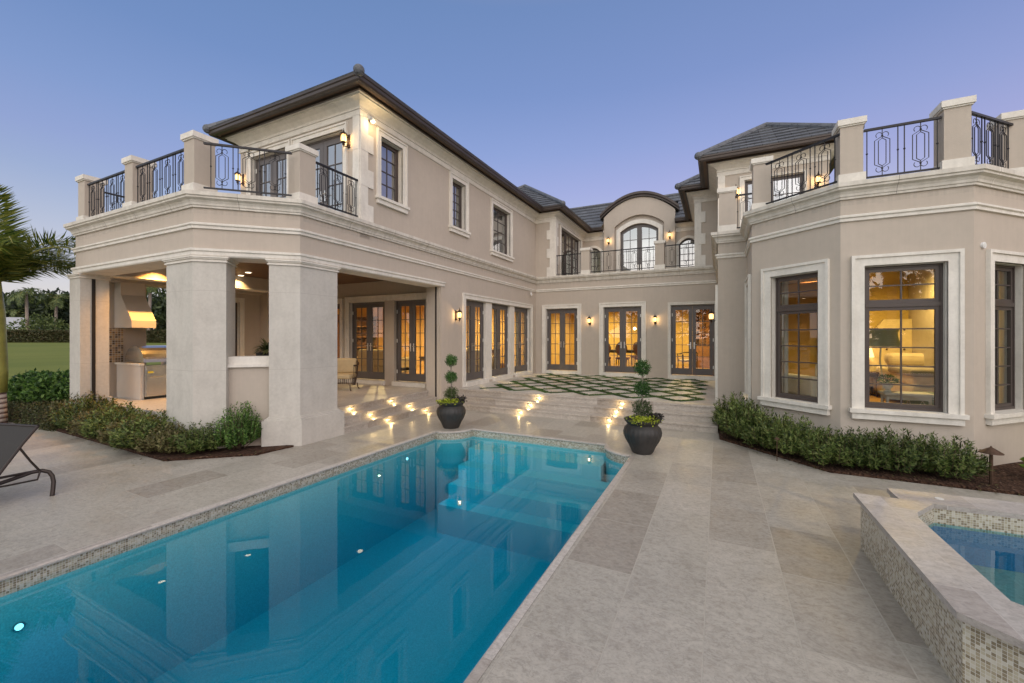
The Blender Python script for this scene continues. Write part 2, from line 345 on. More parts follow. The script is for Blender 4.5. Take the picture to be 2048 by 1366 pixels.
def schlick(b, f0, normal=None):
    lw = b.n("ShaderNodeLayerWeight"); lw.inputs[0].default_value = 0.5
    if normal is not None: b.l(normal, lw.inputs["Normal"])
    p = b.n("ShaderNodeMath", operation="POWER"); b.l(lw.outputs["Facing"], p.inputs[0]); p.inputs[1].default_value = 5.0
    m = b.n("ShaderNodeMath", operation="MULTIPLY_ADD"); b.l(p.outputs[0], m.inputs[0]); m.inputs[1].default_value = 1 - f0; m.inputs[2].default_value = f0
    return m.outputs[0]
def m_glass(name, tint, ior=1.5, extra=0.0):
    b = MB(name)
    tr = b.n("ShaderNodeBsdfTransparent"); tr.inputs[0].default_value = (*tint, 1)
    gl = b.n("ShaderNodeBsdfGlossy"); gl.inputs["Roughness"].default_value = 0.0; gl.inputs[0].default_value = (1, 1, 1, 1)
    ff = schlick(b, 2 * ((ior - 1) / (ior + 1)) ** 2 + extra)
    nz = b.bump(b.noise(b.coord("Object"), 0.7, 1), 0.01, 0.06); b.l(nz, gl.inputs["Normal"])
    ms = b.n("ShaderNodeMixShader"); b.l(ff, ms.inputs[0]); b.l(tr.outputs[0], ms.inputs[1]); b.l(gl.outputs[0], ms.inputs[2])
    b.l(ms.outputs[0], b.o.inputs[0]); return b.m
m_glass("glass", (0.93, 0.95, 0.93), 1.5, 0.015)
m_glass("upper_glass", (0.6, 0.63, 0.68), 1.7, 0.22)
m_glass("lantern_glass", (1.0, 0.9, 0.7), 1.45)

def m_water(name, tint, bump=0.006, depth=None):
    b = MB(name)
    tr = b.n("ShaderNodeBsdfTransparent"); tr.inputs[0].default_value = (*tint, 1)
    gl = b.n("ShaderNodeBsdfGlossy"); gl.inputs["Roughness"].default_value = 0.0; gl.inputs[0].default_value = (0.95, 1, 1, 1)
    co = b.coord("Object")
    nz = b.bump(b.noise(co, 2.2, 3, 0.5), bump * 2.0, 0.06)
    b.l(nz, gl.inputs["Normal"]); ff = schlick(b, 0.024)
    ms = b.n("ShaderNodeMixShader"); b.l(ff, ms.inputs[0]); b.l(tr.outputs[0], ms.inputs[1]); b.l(gl.outputs[0], ms.inputs[2])
    b.l(ms.outputs[0], b.o.inputs[0])
    if depth:
        va = b.n("ShaderNodeVolumeAbsorption"); va.inputs["Color"].default_value = (*depth[:3], 1); va.inputs["Density"].default_value = depth[3]
        b.l(va.outputs[0], b.o.inputs["Volume"])
    return b.m
m_water("pool_water", (1, 1, 1), depth=(0.0, 0.80, 0.885, 1.0)); m_water("spa_water", (0.45, 0.78, 0.86))
def m_plaster(name, c, c2):
    b = MB(name); co = b.coord("Object")
    f = b.noise(co, 0.5, 4); g = b.noise(co, 90, 3)
    col = b.ramp(f, [(0.3, c), (0.7, c2)])
    col = b.mix(0.25, col, b.ramp(g, [(0.35, tuple(x * 0.55 for x in c)), (0.65, tuple(min(1, x * 1.6) for x in c2))]))
    return b.set(col, 0.6)
m_plaster("pool_plaster", (0.08, 0.43, 0.49), (0.10, 0.49, 0.55))
m_plaster("spa_plaster", (0.02, 0.16, 0.30), (0.03, 0.19, 0.36))
def m_pot():
    b = MB("pot_glaze"); co = b.coord("Object")
    f = b.noise(co, 3, 6, 0.6)
    return b.set(b.ramp(f, [(0.3, (0.020, 0.019, 0.018)), (0.7, (0.050, 0.047, 0.045))]), 0.55, 0, b.bump(b.noise(co, 40, 4), 0.003, 0.4), 0.4)
m_pot()

# ------------------------------------------------------------------ mesh helpers
def auto_uv(bm):
    uv = bm.loops.layers.uv.verify()
    Z = Vector((0, 0, 1))
    for f in bm.faces:
        n = f.normal
        if n.length < 1e-6: f.normal_update(); n = f.normal
        if abs(n.z) > 0.97: ua, va = Vector((1, 0, 0)), Vector((0, 1, 0))
        else:
            ua = Z.cross(n).normalized(); va = n.cross(ua)
        for l in f.loops:
            p = l.vert.co; l[uv].uv = (p.dot(ua), p.dot(va))
def mk(name, bm, mat, parent=None, smooth=False, loc=None, uv=True, fixn=True):
    if fixn: bmesh.ops.recalc_face_normals(bm, faces=bm.faces)
    bm.normal_update()
    if name == "water":
        for f in bm.faces:
            if f.normal.z < 0: f.normal_flip()
    if uv: auto_uv(bm)
    me = bpy.data.meshes.new(name); bm.to_mesh(me); bm.free()
    mats = mat if isinstance(mat, (list, tuple)) else [mat]
    for m in mats: me.materials.append(MATS[m])
    if smooth:
        me.polygons.foreach_set("use_smooth", [True] * len(me.polygons))
    o = bpy.data.objects.new(name, me); COL.objects.link(o)
    if parent: o.parent = parent
    if loc: o.location = loc
    return o
def raw(name, verts, faces, mat, parent=None, smooth=False):
    me = bpy.data.meshes.new(name); me.from_pydata(verts, [], faces); me.materials.append(MATS[mat])
    if smooth: me.polygons.foreach_set("use_smooth", [True] * len(me.polygons))
    o = bpy.data.objects.new(name, me); COL.objects.link(o)
    if parent: o.parent = parent
    return o
def tag(o, label=None, cat=None, group=None, kind=None):
    if label: o["label"] = label
    if cat: o["category"] = cat
    if group: o["group"] = group
    if kind: o["kind"] = kind
    return o
def thing(name, label, cat, loc=(0, 0, 0), rz=0.0, group=None):
    o = bpy.data.objects.new(name, None); COL.objects.link(o); o.empty_display_size = 0.2
    o.location = loc; o.rotation_euler = (0, 0, rz)
    return tag(o, label, cat, group)
def struct(name, bm, mat, **k):
    o = mk(name, bm, mat, **k); o["kind"] = "structure"; return o
def copy_tree(o, parent=None):
    c = o.copy(); COL.objects.link(c)
    if parent: c.parent = parent
    for ch in list(o.children): copy_tree(ch, c)
    return c
def dup(o, loc, rz=0.0, label=None, scale=None, group=None):
    c = copy_tree(o); c.location = loc; c.rotation_euler = (0, 0, rz)
    if label: c["label"] = label
    if group: c["group"] = group
    if scale: c.scale = (scale,) * 3 if isinstance(scale, (int, float)) else scale
    return c
def box(bm, x0, x1, y0, y1, z0, z1):
    v = [bm.verts.new(p) for p in ((x0, y0, z0), (x1, y0, z0), (x1, y1, z0), (x0, y1, z0), (x0, y0, z1), (x1, y0, z1), (x1, y1, z1), (x0, y1, z1))]
    for q in ((3, 2, 1, 0), (4, 5, 6, 7), (0, 1, 5, 4), (1, 2, 6, 5), (2, 3, 7, 6), (3, 0, 4, 7)): bm.faces.new([v[i] for i in q])
    return v
def B(*args):
    bm = bmesh.new(); box(bm, *args); return bm
class Fr:
    """vertical plane: heading u, outside on the right (n); pt(s, z, d)"""
    def __init__(s, p0, p1):
        s.o = Vector((p0[0], p0[1])); d = Vector((p1[0], p1[1])) - s.o; s.L = d.length; s.u = d.normalized(); s.n = Vector((s.u.y, -s.u.x))
    def pt(s, a, z, d=0.0):
        p = s.o + s.u * a + s.n * d; return Vector((p.x, p.y, z))
    def s_of(s, x=None, y=None):
        return (x - s.o.x) / s.u.x if x is not None else (y - s.o.y) / s.u.y
def fbox(bm, F, s0, s1, z0, z1, d0, d1):
    v = [bm.verts.new(F.pt(a, z, d)) for z in (z0, z1) for (a, d) in ((s0, d1), (s1, d1), (s1, d0), (s0, d0))]
    for q in ((3, 2, 1, 0), (4, 5, 6, 7), (0, 1, 5, 4), (1, 2, 6, 5), (2, 3, 7, 6), (3, 0, 4, 7)): bm.faces.new([v[i] for i in q])
def wallmesh(bm, F, s0, s1, z0, z1, holes, d0=-0.25, d1=0.0):
    S_ = sorted({s0, s1, *[h[0] for h in holes], *[h[1] for h in holes]}); S_ = [x for x in S_ if s0 <= x <= s1]
    Z_ = sorted({z0, z1, *[h[2] for h in holes], *[h[3] for h in holes]}); Z_ = [x for x in Z_ if z0 <= x <= z1]
    def solid(i, j):
        if i < 0 or j < 0 or i >= len(S_) - 1 or j >= len(Z_) - 1: return False
        a = (S_[i] + S_[i + 1]) / 2; b = (Z_[j] + Z_[j + 1]) / 2
        return not any(h[0] < a < h[1] and h[2] < b < h[3] for h in holes)
    cache = {}
    def V(a, z, d):
        k = (round(a, 4), round(z, 4), round(d, 4))
        if k not in cache: cache[k] = bm.verts.new(F.pt(a, z, d))
        return cache[k]
    for i in range(len(S_) - 1):
        for j in range(len(Z_) - 1):
            if not solid(i, j): continue
            a, b, c, d = S_[i], S_[i + 1], Z_[j], Z_[j + 1]
            bm.faces.new([V(a, c, d1), V(b, c, d1), V(b, d, d1), V(a, d, d1)])
            bm.faces.new([V(b, c, d0), V(a, c, d0), V(a, d, d0), V(b, d, d0)])
            if not solid(i - 1, j): bm.faces.new([V(a, c, d0), V(a, c, d1), V(a, d, d1), V(a, d, d0)])
            if not solid(i + 1, j): bm.faces.new([V(b, c, d1), V(b, c, d0), V(b, d, d0), V(b, d, d1)])
            if not solid(i, j - 1): bm.faces.new([V(a, c, d0), V(b, c, d0), V(b, c, d1), V(a, c, d1)])
            if not solid(i, j + 1): bm.faces.new([V(a, d, d1), V(b, d, d1), V(b, d, d0), V(a, d, d0)])
def sweep(bm, path, prof, closed=False, z=0.0):
    """prof: (out, z) points; the outside is on the right of the path"""
    P = [Vector(p) for p in path]; n = len(P); rings = []
    for i in range(n):
        if closed or 0 < i < n - 1:
            a = (P[i] - P[i - 1]).normalized(); b = (P[(i + 1) % n] - P[i]).normalized()
        elif i == 0: a = b = (P[1] - P[0]).normalized()
        else: a = b = (P[-1] - P[-2]).normalized()
        na, nb = Vector((a.y, -a.x)), Vector((b.y, -b.x)); m = (na + nb)
        m = m / max(0.2, m.dot(na))
        rings.append([bm.verts.new((P[i].x + m.x * o, P[i].y + m.y * o, z + h)) for o, h in prof])
    k = len(prof)
    for i in range(n if closed else n - 1):
        r0, r1 = rings[i], rings[(i + 1) % n]
        for j in range(k):
            bm.faces.new([r0[j], r1[j], r1[(j + 1) % k], r0[(j + 1) % k]])
    if not closed:
        bm.faces.new(rings[0]); bm.faces.new(rings[-1][::-1])
def poly_prism(bm, loops, z0, z1, F=None, d0=0.0, d1=0.0):
    """loops[0] outer, others holes; horizontal (z0..z1) or, with F, upright in frame F between depths d0..d1"""
    flat = [p for L in loops for p in L]
    tris = tessellate_polygon([[Vector((p[0], p[1], 0)) for p in L] for L in loops])
    if F: a = [bm.verts.new(F.pt(p[0], p[1], d1)) for p in flat]; b = [bm.verts.new(F.pt(p[0], p[1], d0)) for p in flat]
    else: a = [bm.verts.new((p[0], p[1], z1)) for p in flat]; b = [bm.verts.new((p[0], p[1], z0)) for p in flat]
    for t in tris:
        try:
            bm.faces.new([a[i] for i in t]); bm.faces.new([b[i] for i in t][::-1])
        except ValueError: pass
    k = 0
    for L in loops:
        m = len(L)
        for i in range(m):
            j = (i + 1) % m
            bm.faces.new([b[k + i], b[k + j], a[k + j], a[k + i]])
        k += m
def tube(bm, pts, r, sides=6, close=False, r1=None):
    pts = [Vector(p) for p in pts]; n = len(pts); rings = []
    up = Vector((0, 0, 1)); prev = None
    for i, p in enumerate(pts):
        if close: t = (pts[(i + 1) % n] - pts[i - 1])
        else: t = (pts[min(i + 1, n - 1)] - pts[max(i - 1, 0)])
        t = t.normalized() if t.length > 1e-9 else Vector((0, 0, 1))
        if prev is None:
            ref = up if abs(t.dot(up)) < 0.95 else Vector((1, 0, 0))
            a = t.cross(ref).normalized()
        else:
            a = (prev - t * prev.dot(t))
            a = a.normalized() if a.length > 1e-6 else t.orthogonal().normalized()
        prev = a; b = t.cross(a)
        rr = r if r1 is None else r + (r1 - r) * i / max(1, n - 1)
        rings.append([bm.verts.new(p + (a * math.cos(2 * PI * k / sides + PI / 4) + b * math.sin(2 * PI * k / sides + PI / 4)) * rr) for k in range(sides)])
    for i in range(n if close else n - 1):
        A, C = rings[i], rings[(i + 1) % n]
        for k in range(sides): bm.faces.new([A[k], A[(k + 1) % sides], C[(k + 1) % sides], C[k]])
    if not close:
        bm.faces.new(rings[0][::-1]); bm.faces.new(rings[-1])
def lathe(bm, prof, seg=24, cx=0.0, cy_=0.0, mod=None, cap=True):
    rings = []
    for r, z in prof:
        rings.append([bm.verts.new((cx + math.cos(2 * PI * k / seg) * r * (mod(k, z) if mod else 1), cy_ + math.sin(2 * PI * k / seg) * r * (mod(k, z) if mod else 1), z)) for k in range(seg)])
    for A, C in zip(rings, rings[1:]):
        for k in range(seg): bm.faces.new([A[k], A[(k + 1) % seg], C[(k + 1) % seg], C[k]])
    if cap:
        bm.faces.new(rings[0][::-1]); bm.faces.new(rings[-1])
def ball(bm, c, r, seg=10, rings=7, sz=1.0):
    lathe(bm, [(max(0.001, r * math.sin(PI * i / rings)), c[2] - r * sz * math.cos(PI * i / rings)) for i in range(rings + 1)], seg, c[0], c[1])
def cushion(bm, x0, x1, y0, y1, z0, z1, e=0.04):
    b2 = bmesh.new(); box(b2, x0, x1, y0, y1, z0, z1)
    bmesh.ops.bevel(b2, geom=b2.edges[:], offset=min(e, (z1 - z0) * .45), segments=3, affect="EDGES", profile=0.6)
    me = bpy.data.meshes.new("t"); b2.to_mesh(me); b2.free(); bm.from_mesh(me); bpy.data.meshes.remove(me)

# ------------------------------------------------------------------ key dimensions (metres)
XL, YR = -6.18, 14.51            # long left wall, rear wall of the court
ZT = 0.42                        # terrace and loggia floor
ZB, ZC = 3.457, 3.785            # string band and parapet cornice
PW = (-11.51, 3.575); P3 = (-7.27, 3.575); P1 = (XL, 4.594)
B2a, B2b = (0.545, 9.99), (0.545, 8.58)
B4, B5, B6 = (1.618, 7.63), (3.03, 7.63), (4.03, 8.63)
OUT = [(-11.51, 8.9), PW, P3, P1, (XL, YR), (0.0, YR), (0.0, 9.99), B2a, B2b, B4, B5, B6, (4.03, 13.0)]
YU = 5.875; XU0 = -9.97          # upper left block
YQ, XQ, YB = 14.51, -5.40, 18.17 # set-back of the upper court
ZU0 = 3.80; ZG = 6.42            # upper floor, underside of gutter
OV = 0.45

# ------------------------------------------------------------------ ground, deck, pool
def grade(x, y):
    d = max(0.0, -x - 15.0)
    return -0.06 + 1.0 * min(1.0, d / 55.0)
bm = bmesh.new()
xs = [-400, -250, -160, -110, -90, -75, -62, -50, -40, -32, -26, -21, -17, -15, -10, -5, 0, 10, 30, 80, 200, 400]
ys = [-400, -200, -100, -50, -25, -12, -6, 0, 6, 14, 25, 45, 75, 120, 200, 400]
# the lawn leaves out the paved court, so nothing lies under the pool
gv = {(x, y): bm.verts.new((x, y, grade(x, y))) for x in xs for y in ys}
for a, b in zip(xs, xs[1:]):
    for c, d in zip(ys, ys[1:]):
        if a >= -15 and b <= 10 and c >= -12 and d <= 14: continue
        bm.faces.new([gv[a, c], gv[b, c], gv[b, d], gv[a, d]])
struct("ground", bm, "lawn")
bm = bmesh.new(); box(bm, -15, -11.4, 3.1, 14, -0.25, -0.03); box(bm, 4.2, 10, 6.9, 14, -0.25, -0.06); box(bm, -0.2, 4.2, 6.5, 14, -0.40, -0.21)
struct("garden_ground", bm, "lawn")

XPL, XPR, YP1, YP0, RN = -4.76, -1.155, 6.87, -0.6, 0.5
def pool_outline(g=0.0):
    """g grows the outline outwards"""
    L = [(XPL - g, YP0 - g), (XPR + g, YP0 - g)]
    r = RN - g
    n = 10
    L.append((XPR + g, YP1 - RN + 0.0))
    for i in range(1, n): # round the right notch, centred on the outer corner
        t = i / n * PI / 2; L.append((XPR - math.sin(t) * r + 0, YP1 - math.cos(t) * r))
    L.append((XPR - RN, YP1 + g)); L.append((XPL + RN, YP1 + g))
    for i in range(1, n):
        t = i / n * PI / 2; L.append((XPL + math.cos(t) * r, YP1 - math.sin(t) * r))
    L.append((XPL - g, YP1 - RN))
    return L
PO = pool_outline(0.0)
# deck slab with a hole for the pool; its edge is the coping
bm = bmesh.new()
deck_outer = [(-14.5, -11), (9.6, -11), (9.6, 6.6), (4.4, 6.62), (3.06, 6.70), (1.313, 6.72), (0.03, 8.05), (-0.0, 9.0), (-6.3, 9.0), (-6.3, 4.3), (-6.18, 3.893), (-7.082, 3.111), (-11.364, 3.215), (-14.5, 3.1)]
poly_prism(bm, [deck_outer, pool_outline(0.045)], -0.20, 0.0)
struct("pool_deck", bm, "deck_travertine")
# bull-nosed coping ring
bm = bmesh.new()
sweep(bm, pool_outline(0.0)[::-1], [(-0.0, 0.0), (0.0, -0.0)], closed=True) if False else None
inner, outer_ = pool_outline(-0.025), pool_outline(0.046)
def ring(bm, A, C, zA, zC):
    a = [bm.verts.new((p[0], p[1], zA)) for p in A]; c = [bm.verts.new((p[0], p[1], zC)) for p in C]
    for i in range(len(a)):
        j = (i + 1) % len(a); bm.faces.new([a[i], a[j], c[j], c[i]])
ring(bm, outer_, pool_outline(-0.010), 0.003, 0.003)
ring(bm, pool_outline(-0.010), inner, 0.003, -0.008); ring(bm, inner, inner, -0.008, -0.022); ring(bm, inner, pool_outline(0.0), -0.022, -0.028)
struct("pool_coping", bm, "coping_travertine", smooth=False, fixn=False)
bm = bmesh.new(); ring(bm, pool_outline(0.0), pool_outline(0.0), -0.026, -0.15)
struct("pool_tile_band", bm, "mosaic", fixn=False)
# pool shell with benches
bm = bmesh.new()
ring(bm, PO, PO, -0.15, -1.45)
poly_prism(bm, [pool_outline(0.02)], -1.55, -1.45)
def pstep(y0, y1, z, x0=XPL, x1=XPR): box(bm, x0 + 0.004, x1 - 0.004, y0, y1, -1.46, z)
XS = XPL + 0.62
pstep(6.20, 6.50, -0.50, XS); pstep(5.90, 6.20, -0.74, XS); pstep(5.60, 5.90, -0.98, XS)
box(bm, XS + .02, XPR - RN - 0.002, 6.50, 6.868, -1.46, -0.27)
pstep(-0.59, 0.35, -0.42); pstep(0.35, 0.75, -0.68); pstep(0.75, 1.1, -0.94)
struct("pool_shell", bm, "pool_plaster")
bm = bmesh.new()
poly_prism(bm, [pool_outline(0.006)], -1.50, -0.105)
struct("pool_water", bm, "pool_water")
for i, (x, y, z, lab) in enumerate(((XPL, 5.555, -0.30, "round pool light glowing under the far left coping"), (XPL, 1.165, -0.42, "round pool light glowing blue near the left frame edge"), (-2.2, YP1, -0.33, "round pool light in the far end wall of the pool"))):
    t = thing("pool_light", lab, "pool light", (x, y, z), 0 if x == XPL else -PI / 2, "underwater pool lights")
    bm = bmesh.new(); tube(bm, [(0.0, 0, 0), (0.012, 0, 0)], 0.034, 16); mk("trim_ring", bm, "steel", t)
    bm = bmesh.new(); tube(bm, [(0.012, 0, 0), (0.02, 0, 0)], 0.022, 14); mk("lens", bm, "pool_glow", t)
    ld = bpy.data.lights.new("pool_lamp", "SPOT"); lo = bpy.data.objects.new("pool_lamp", ld); COL.objects.link(lo); lo.parent = t
    ld.energy = (26, 40, 3)[i]; ld.color = (0.45, 0.85, 1.0); ld.spot_size = R(160); ld.spot_blend = 1.0; ld.shadow_soft_size = 0.05
    lo.location = (0.05, 0, 0); lo.rotation_euler = (0, R(-80), 0)

# ------------------------------------------------------------------ terrace, steps
bm = bmesh.new(); box(bm, XL + 0.002, -0.002, 9.13, YR - 0.002, -0.2, ZT)
struct("court_terrace", bm, "terrace_travertine")
bm = bmesh.new()
def stair_x(bm, x0, x1, y, z):       # a tread slab with nosing over a riser, front edge at y (facing -Y)
    box(bm, x0, x1, y + 0.02, y + 0.40, -0.1, z - 0.035); box(bm, x0, x1, y, y + 0.40, z - 0.035, z)
box(bm, XL + 0.01, -0.004, 9.09, 9.13, -0.1, ZT - 0.036); box(bm, XL + 0.006, -0.003, 9.07, 9.13, ZT - 0.036, ZT + 0.002)
box(bm, XL + 0.01, -0.004, 8.80, 9.09, -0.1, 0.245); box(bm, XL + 0.006, -0.003, 8.78, 9.09, 0.245, 0.28)
box(bm, XL + 0.01, -0.004, 8.53, 8.80, -0.1, 0.105); box(bm, XL + 0.006, -0.003, 8.51, 8.80, 0.105, 0.14)
struct("court_steps", bm, "step_travertine")
bm = bmesh.new()
poly_prism(bm, [[(-12.6, 3.9), (-7.55, 3.9), (-6.62, 4.75), (-6.62, 8.95), (-12.6, 8.95)]], -0.2, ZT)
struct("loggia_floor", bm, "terrace_travertine")
bm = bmesh.new(); y0, y1 = 5.40, 8.47
box(bm, -6.62, -6.57, y0, y1, -0.1, ZT - 0.036); box(bm, -6.62, -6.55, y0 - .003, y1 + .003, ZT - 0.036, ZT + 0.002)
box(bm, -6.57, -6.29, y0, y1, -0.1, 0.245); box(bm, -6.57, -6.27, y0 - .003, y1 + .003, 0.245, 0.28)
box(bm, -6.29, -6.10, y0, y1, -0.1, 0.105); box(bm, -6.29, -6.08, y0 - .003, y1 + .003, 0.105, 0.14)
struct("loggia_steps", bm, "step_travertine")

# grass joints of the court, laid as a diagonal lattice
gx0, gx1, gy0, gy1 = -5.62, -0.30, 9.42, 14.42
verts, faces = [], []
def clip_seg(p, d):
    t0, t1 = -1e9, 1e9
    for a, b, lo, hi in ((p[0], d[0], gx0, gx1), (p[1], d[1], gy0, gy1)):
        if abs(b) < 1e-9: continue
        u, v = (lo - a) / b, (hi - a) / b
        t0, t1 = max(t0, min(u, v)), min(t1, max(u, v))
    return t0, t1
k = 0.97; hw = 0.092
lat = bmesh.new()
rg = random.Random(3)
for sgn in (1, -1):
    i = -20
    while i < 40:
        i += 1
        d = Vector((1, sgn)).normalized(); nrm = Vector((-d.y, d.x))
        c0 = Vector((gx0, gy0 + i * k)) if sgn > 0 else Vector((gx0, gy0 + i * k))
        t0, t1 = clip_seg(c0, d)
        if t1 - t0 < 0.05: continue
        m = int((t1 - t0) / 0.007)
        base = ZT + 0.004 + (0.001 if sgn > 0 else 0)
        a, b = c0 + d * t0, c0 + d * t1
        q = [lat.verts.new((*(a + nrm * hw), base)), lat.verts.new((*(b + nrm * hw), base)), lat.verts.new((*(b - nrm * hw), base)), lat.verts.new((*(a - nrm * hw), base))]
        lat.faces.new(q)
        for j in range(m):
            t = t0 + (t1 - t0) * rg.random(); w = rg.uniform(-hw, hw)
            p = c0 + d * t + nrm * w; an = rg.random() * PI; r = 0.007; h = rg.uniform(0.008, 0.024)
            ex, ey = math.cos(an) * r, math.sin(an) * r
            n0 = len(verts)
            verts += [(p.x - ex, p.y - ey, base), (p.x + ex, p.y + ey, base), (p.x + rg.uniform(-.012, .012), p.y + rg.uniform(-.012, .012), base + h)]
            faces.append((n0, n0 + 1, n0 + 2))
n0 = len(verts)
lat.verts.index_update()
for v in lat.verts: verts.append(tuple(v.co))
for f in lat.faces: faces.append(tuple(n0 + v.index for v in f.verts))
lat.free()
g = raw("lattice_grass", verts, faces, "grass_blade")
tag(g, "green turf strips crossing diagonally between the court pavers", "grass", kind="stuff")

# mulch beds
def bed(name, loop, amp=0.02, z=0.03, seed=1):
    rr = random.Random(seed); bm = bmesh.new(); poly_prism(bm, [loop], -0.1, z)
    return struct(name, bm, "mulch")
bed("planting_bed", [(-11.25, 3.23), (-7.09, 3.13), (-6.20, 3.89), (-6.14, 4.45), (-6.5, 4.3), (-7.27, 3.62), (-12.3, 3.95)], seed=1)
bed("planting_bed", [(0.025, 8.06), (1.32, 6.73), (3.06, 6.72), (4.4, 6.64), (9.0, 6.62), (9.0, 6.95), (5.2, 6.98), (3.3, 7.2), (4.05, 8.6), (3.0, 7.65), (1.62, 7.65), (0.56, 8.58), (0.55, 9.98), (-0.001, 9.98), (-0.001, 9.0)], seed=2)

# ------------------------------------------------------------------ the house
H = thing("house", "two storey beige stucco mansion with white stone trim around the pool court", "house")
def hp(name, bm, mat, **k): return mk(name, bm, mat, H, **k)
FL = Fr((XL, YU), (XL, YR))                 # long left wall, outside = +X ; s = y - YU
FLl = Fr((XL, 0), (XL, 20))                 # same plane, s = y
FR = Fr((0 - 20, YR), (0, YR))              # rear wall, s = x + 20
def sx(x): return x + 20
FLR = Fr((-20, 8.95), (0, 8.95))            # loggia rear wall, outside = -Y
FA, FB, FC = Fr(B2b, B4), Fr(B4, B5), Fr(B5, B6)
FN = Fr((0.545, 9.99), (0.545, 8.58)); FN2 = Fr((0.0, 9.99), (0.545, 9.99))
# FN heads toward -y, so its outside is -X
FX0 = Fr((0, YR), (0, 9.99))

ZW = 3.70
# ---- ground floor walls
bm = bmesh.new(); wallmesh(bm, FLl, 8.50, YR, -0.1, ZW, [(9.61, 13.98, ZT + .06, 2.82)]); hp("left_wing_wall", bm, "stucco")
D = [(-5.766, -4.548), (-3.60, -2.31), (-1.391, -0.085)]
bm = bmesh.new(); wallmesh(bm, FR, sx(XL - 0.25), sx(0.25), -0.1, ZW, [(sx(a), sx(b), ZT + .06, 2.82) for a, b in D]); hp("rear_wall", bm, "stucco")
bm = bmesh.new(); wallmesh(bm, FX0, 0, FX0.L + 0.0, -0.1, ZW, []); hp("right_wing_wall", bm, "stucco")
bm = bmesh.new(); wallmesh(bm, FN2, 0.25, FN2.L, -0.1, ZW, []); hp("right_wing_wall", bm, "stucco"); bm = bmesh.new(); wallmesh(bm, FN, 0.0, FN.L, -0.1, ZW, [(0.28, 1.1, 0.62, 2.80)], -0.25, 0); hp("right_wing_wall", bm, "stucco")
WA = (FA.s_of(x=0.818), FA.s_of(x=1.395)); WB = (FB.s_of(x=1.89), FB.s_of(x=2.775)); WC = (FC.s_of(x=3.325), FC.s_of(x=3.325) + 0.80)
bm = bmesh.new()
wallmesh(bm, FA, 0, FA.L, -0.1, ZW, [(WA[0], WA[1], 0.745, 2.80)], -0.2, 0); hp("bay_wall", bm, "stucco"); bm = bmesh.new()
wallmesh(bm, FB, 0, FB.L, -0.1, ZW, [(WB[0], WB[1], 0.745, 2.80)], -0.2, 0); hp("bay_wall", bm, "stucco"); bm = bmesh.new()
wallmesh(bm, FC, 0, FC.L, -0.1, ZW, [(WC[0], WC[1], 0.745, 2.80)], -0.2, 0); hp("bay_wall", bm, "stucco"); bm = bmesh.new()
wallmesh(bm, Fr(B6, (4.03, 13)), 0, 4.3, -0.1, ZW, [], -0.2, 0)
hp("bay_wall", bm, "stucco")
# loggia rear wall and far room corner seen through the openings
LD = [(-9.83, -8.46), (-8.12, -6.99), (-11.3, -10.22)]
bm = bmesh.new(); wallmesh(bm, FLR, sx(-12.4), sx(XL - 0.25), ZT - .2, 3.44, [(sx(a), sx(b), ZT + .06, 2.80) for a, b in LD], -0.2, 0); hp("loggia_rear_wall", bm, "stucco_soft")
# ---- beams of the loggia (soffit 3.04)
LB = [(-11.51, 8.9), PW, P3, P1, (XL, 8.5)]
bm = bmesh.new(); sweep(bm, LB, [(0, 3.06), (0, ZW), (-0.42, ZW), (-0.42, 3.06)]); hp("loggia_beam", bm, "stucco")
bm = bmesh.new(); sweep(bm, [(-11.51, 8.9), PW, P3, P1, (XL, 8.62)], [(-0.43, 3.03), (0.02, 3.03), (0.035, 3.05), (0.035, 3.10), (0.055, 3.115), (0.055, 3.15), (-0.002, 3.16), (-0.002, 3.058), (-0.43, 3.058)]); hp("beam_trim", bm, "cast_stone")
bm = bmesh.new(); poly_prism(bm, [[(-12.3, 3.9), (-7.5, 3.9), (-6.58, 4.75), (-6.58, 8.94), (-12.3, 8.94)]], 3.36, 3.42); hp("loggia_ceiling", bm, "ceiling_wood")
bm = bmesh.new(); sweep(bm, [(-11.86, 8.93), (-11.86, 4.0), (-7.45, 4.0), (-6.61, 4.78), (-6.61, 8.93)][::-1], [(0, 3.22), (0.05, 3.22), (0.09, 3.30), (0.12, 3.355), (0, 3.355)]); hp("ceiling_moulding", bm, "dark_wood")
# ---- columns
def column(name, loop, z1=2.945, plinth=None):
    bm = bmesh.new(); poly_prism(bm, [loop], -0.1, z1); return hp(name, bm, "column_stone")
def offs(loop, o):
    P = [Vector(p) for p in loop]; n = len(P); out = []
    for i in range(n):
        a = (P[i] - P[i - 1]).normalized(); b = (P[(i + 1) % n] - P[i]).normalized()
        na, nb = Vector((a.y, -a.x)), Vector((b.y, -b.x)); m = na + nb; m = m / max(0.3, m.dot(na)); out.append((P[i].x + m.x * o, P[i].y + m.y * o))
    return out
def capital(parent, loop):
    bm = bmesh.new(); base = offs(loop, 0.0)
    for o, a, b in ((0.022, 2.945, 2.965), (0.008, 2.965, 2.99), (0.03, 2.99, 3.01), (0.045, 3.01, 3.029)):
        poly_prism(bm, [offs(base, o)], a + 0.0003, b)
    return mk("capital", bm, "cast_stone", parent)
colA = [(-6.50, 4.275), (XL + 0.012, 4.59), (XL + 0.012, 5.335), (-6.62, 5.335), (-6.62, 4.79), (-6.80, 4.60)]
colB = [(-8.03, 3.56), (-7.265, 3.56), (-6.935, 3.865), (-7.24, 4.18), (-7.44, 3.99), (-8.03, 3.99)]
colC = [(-11.74, 3.56), (-11.26, 3.56), (-11.26, 4.00), (-11.74, 4.00)]
a = column("column", colA); capital(a, colA)
bm = bmesh.new()
pl = offs(colA, 0.085); poly_prism(bm, [pl], -0.1, 0.43)
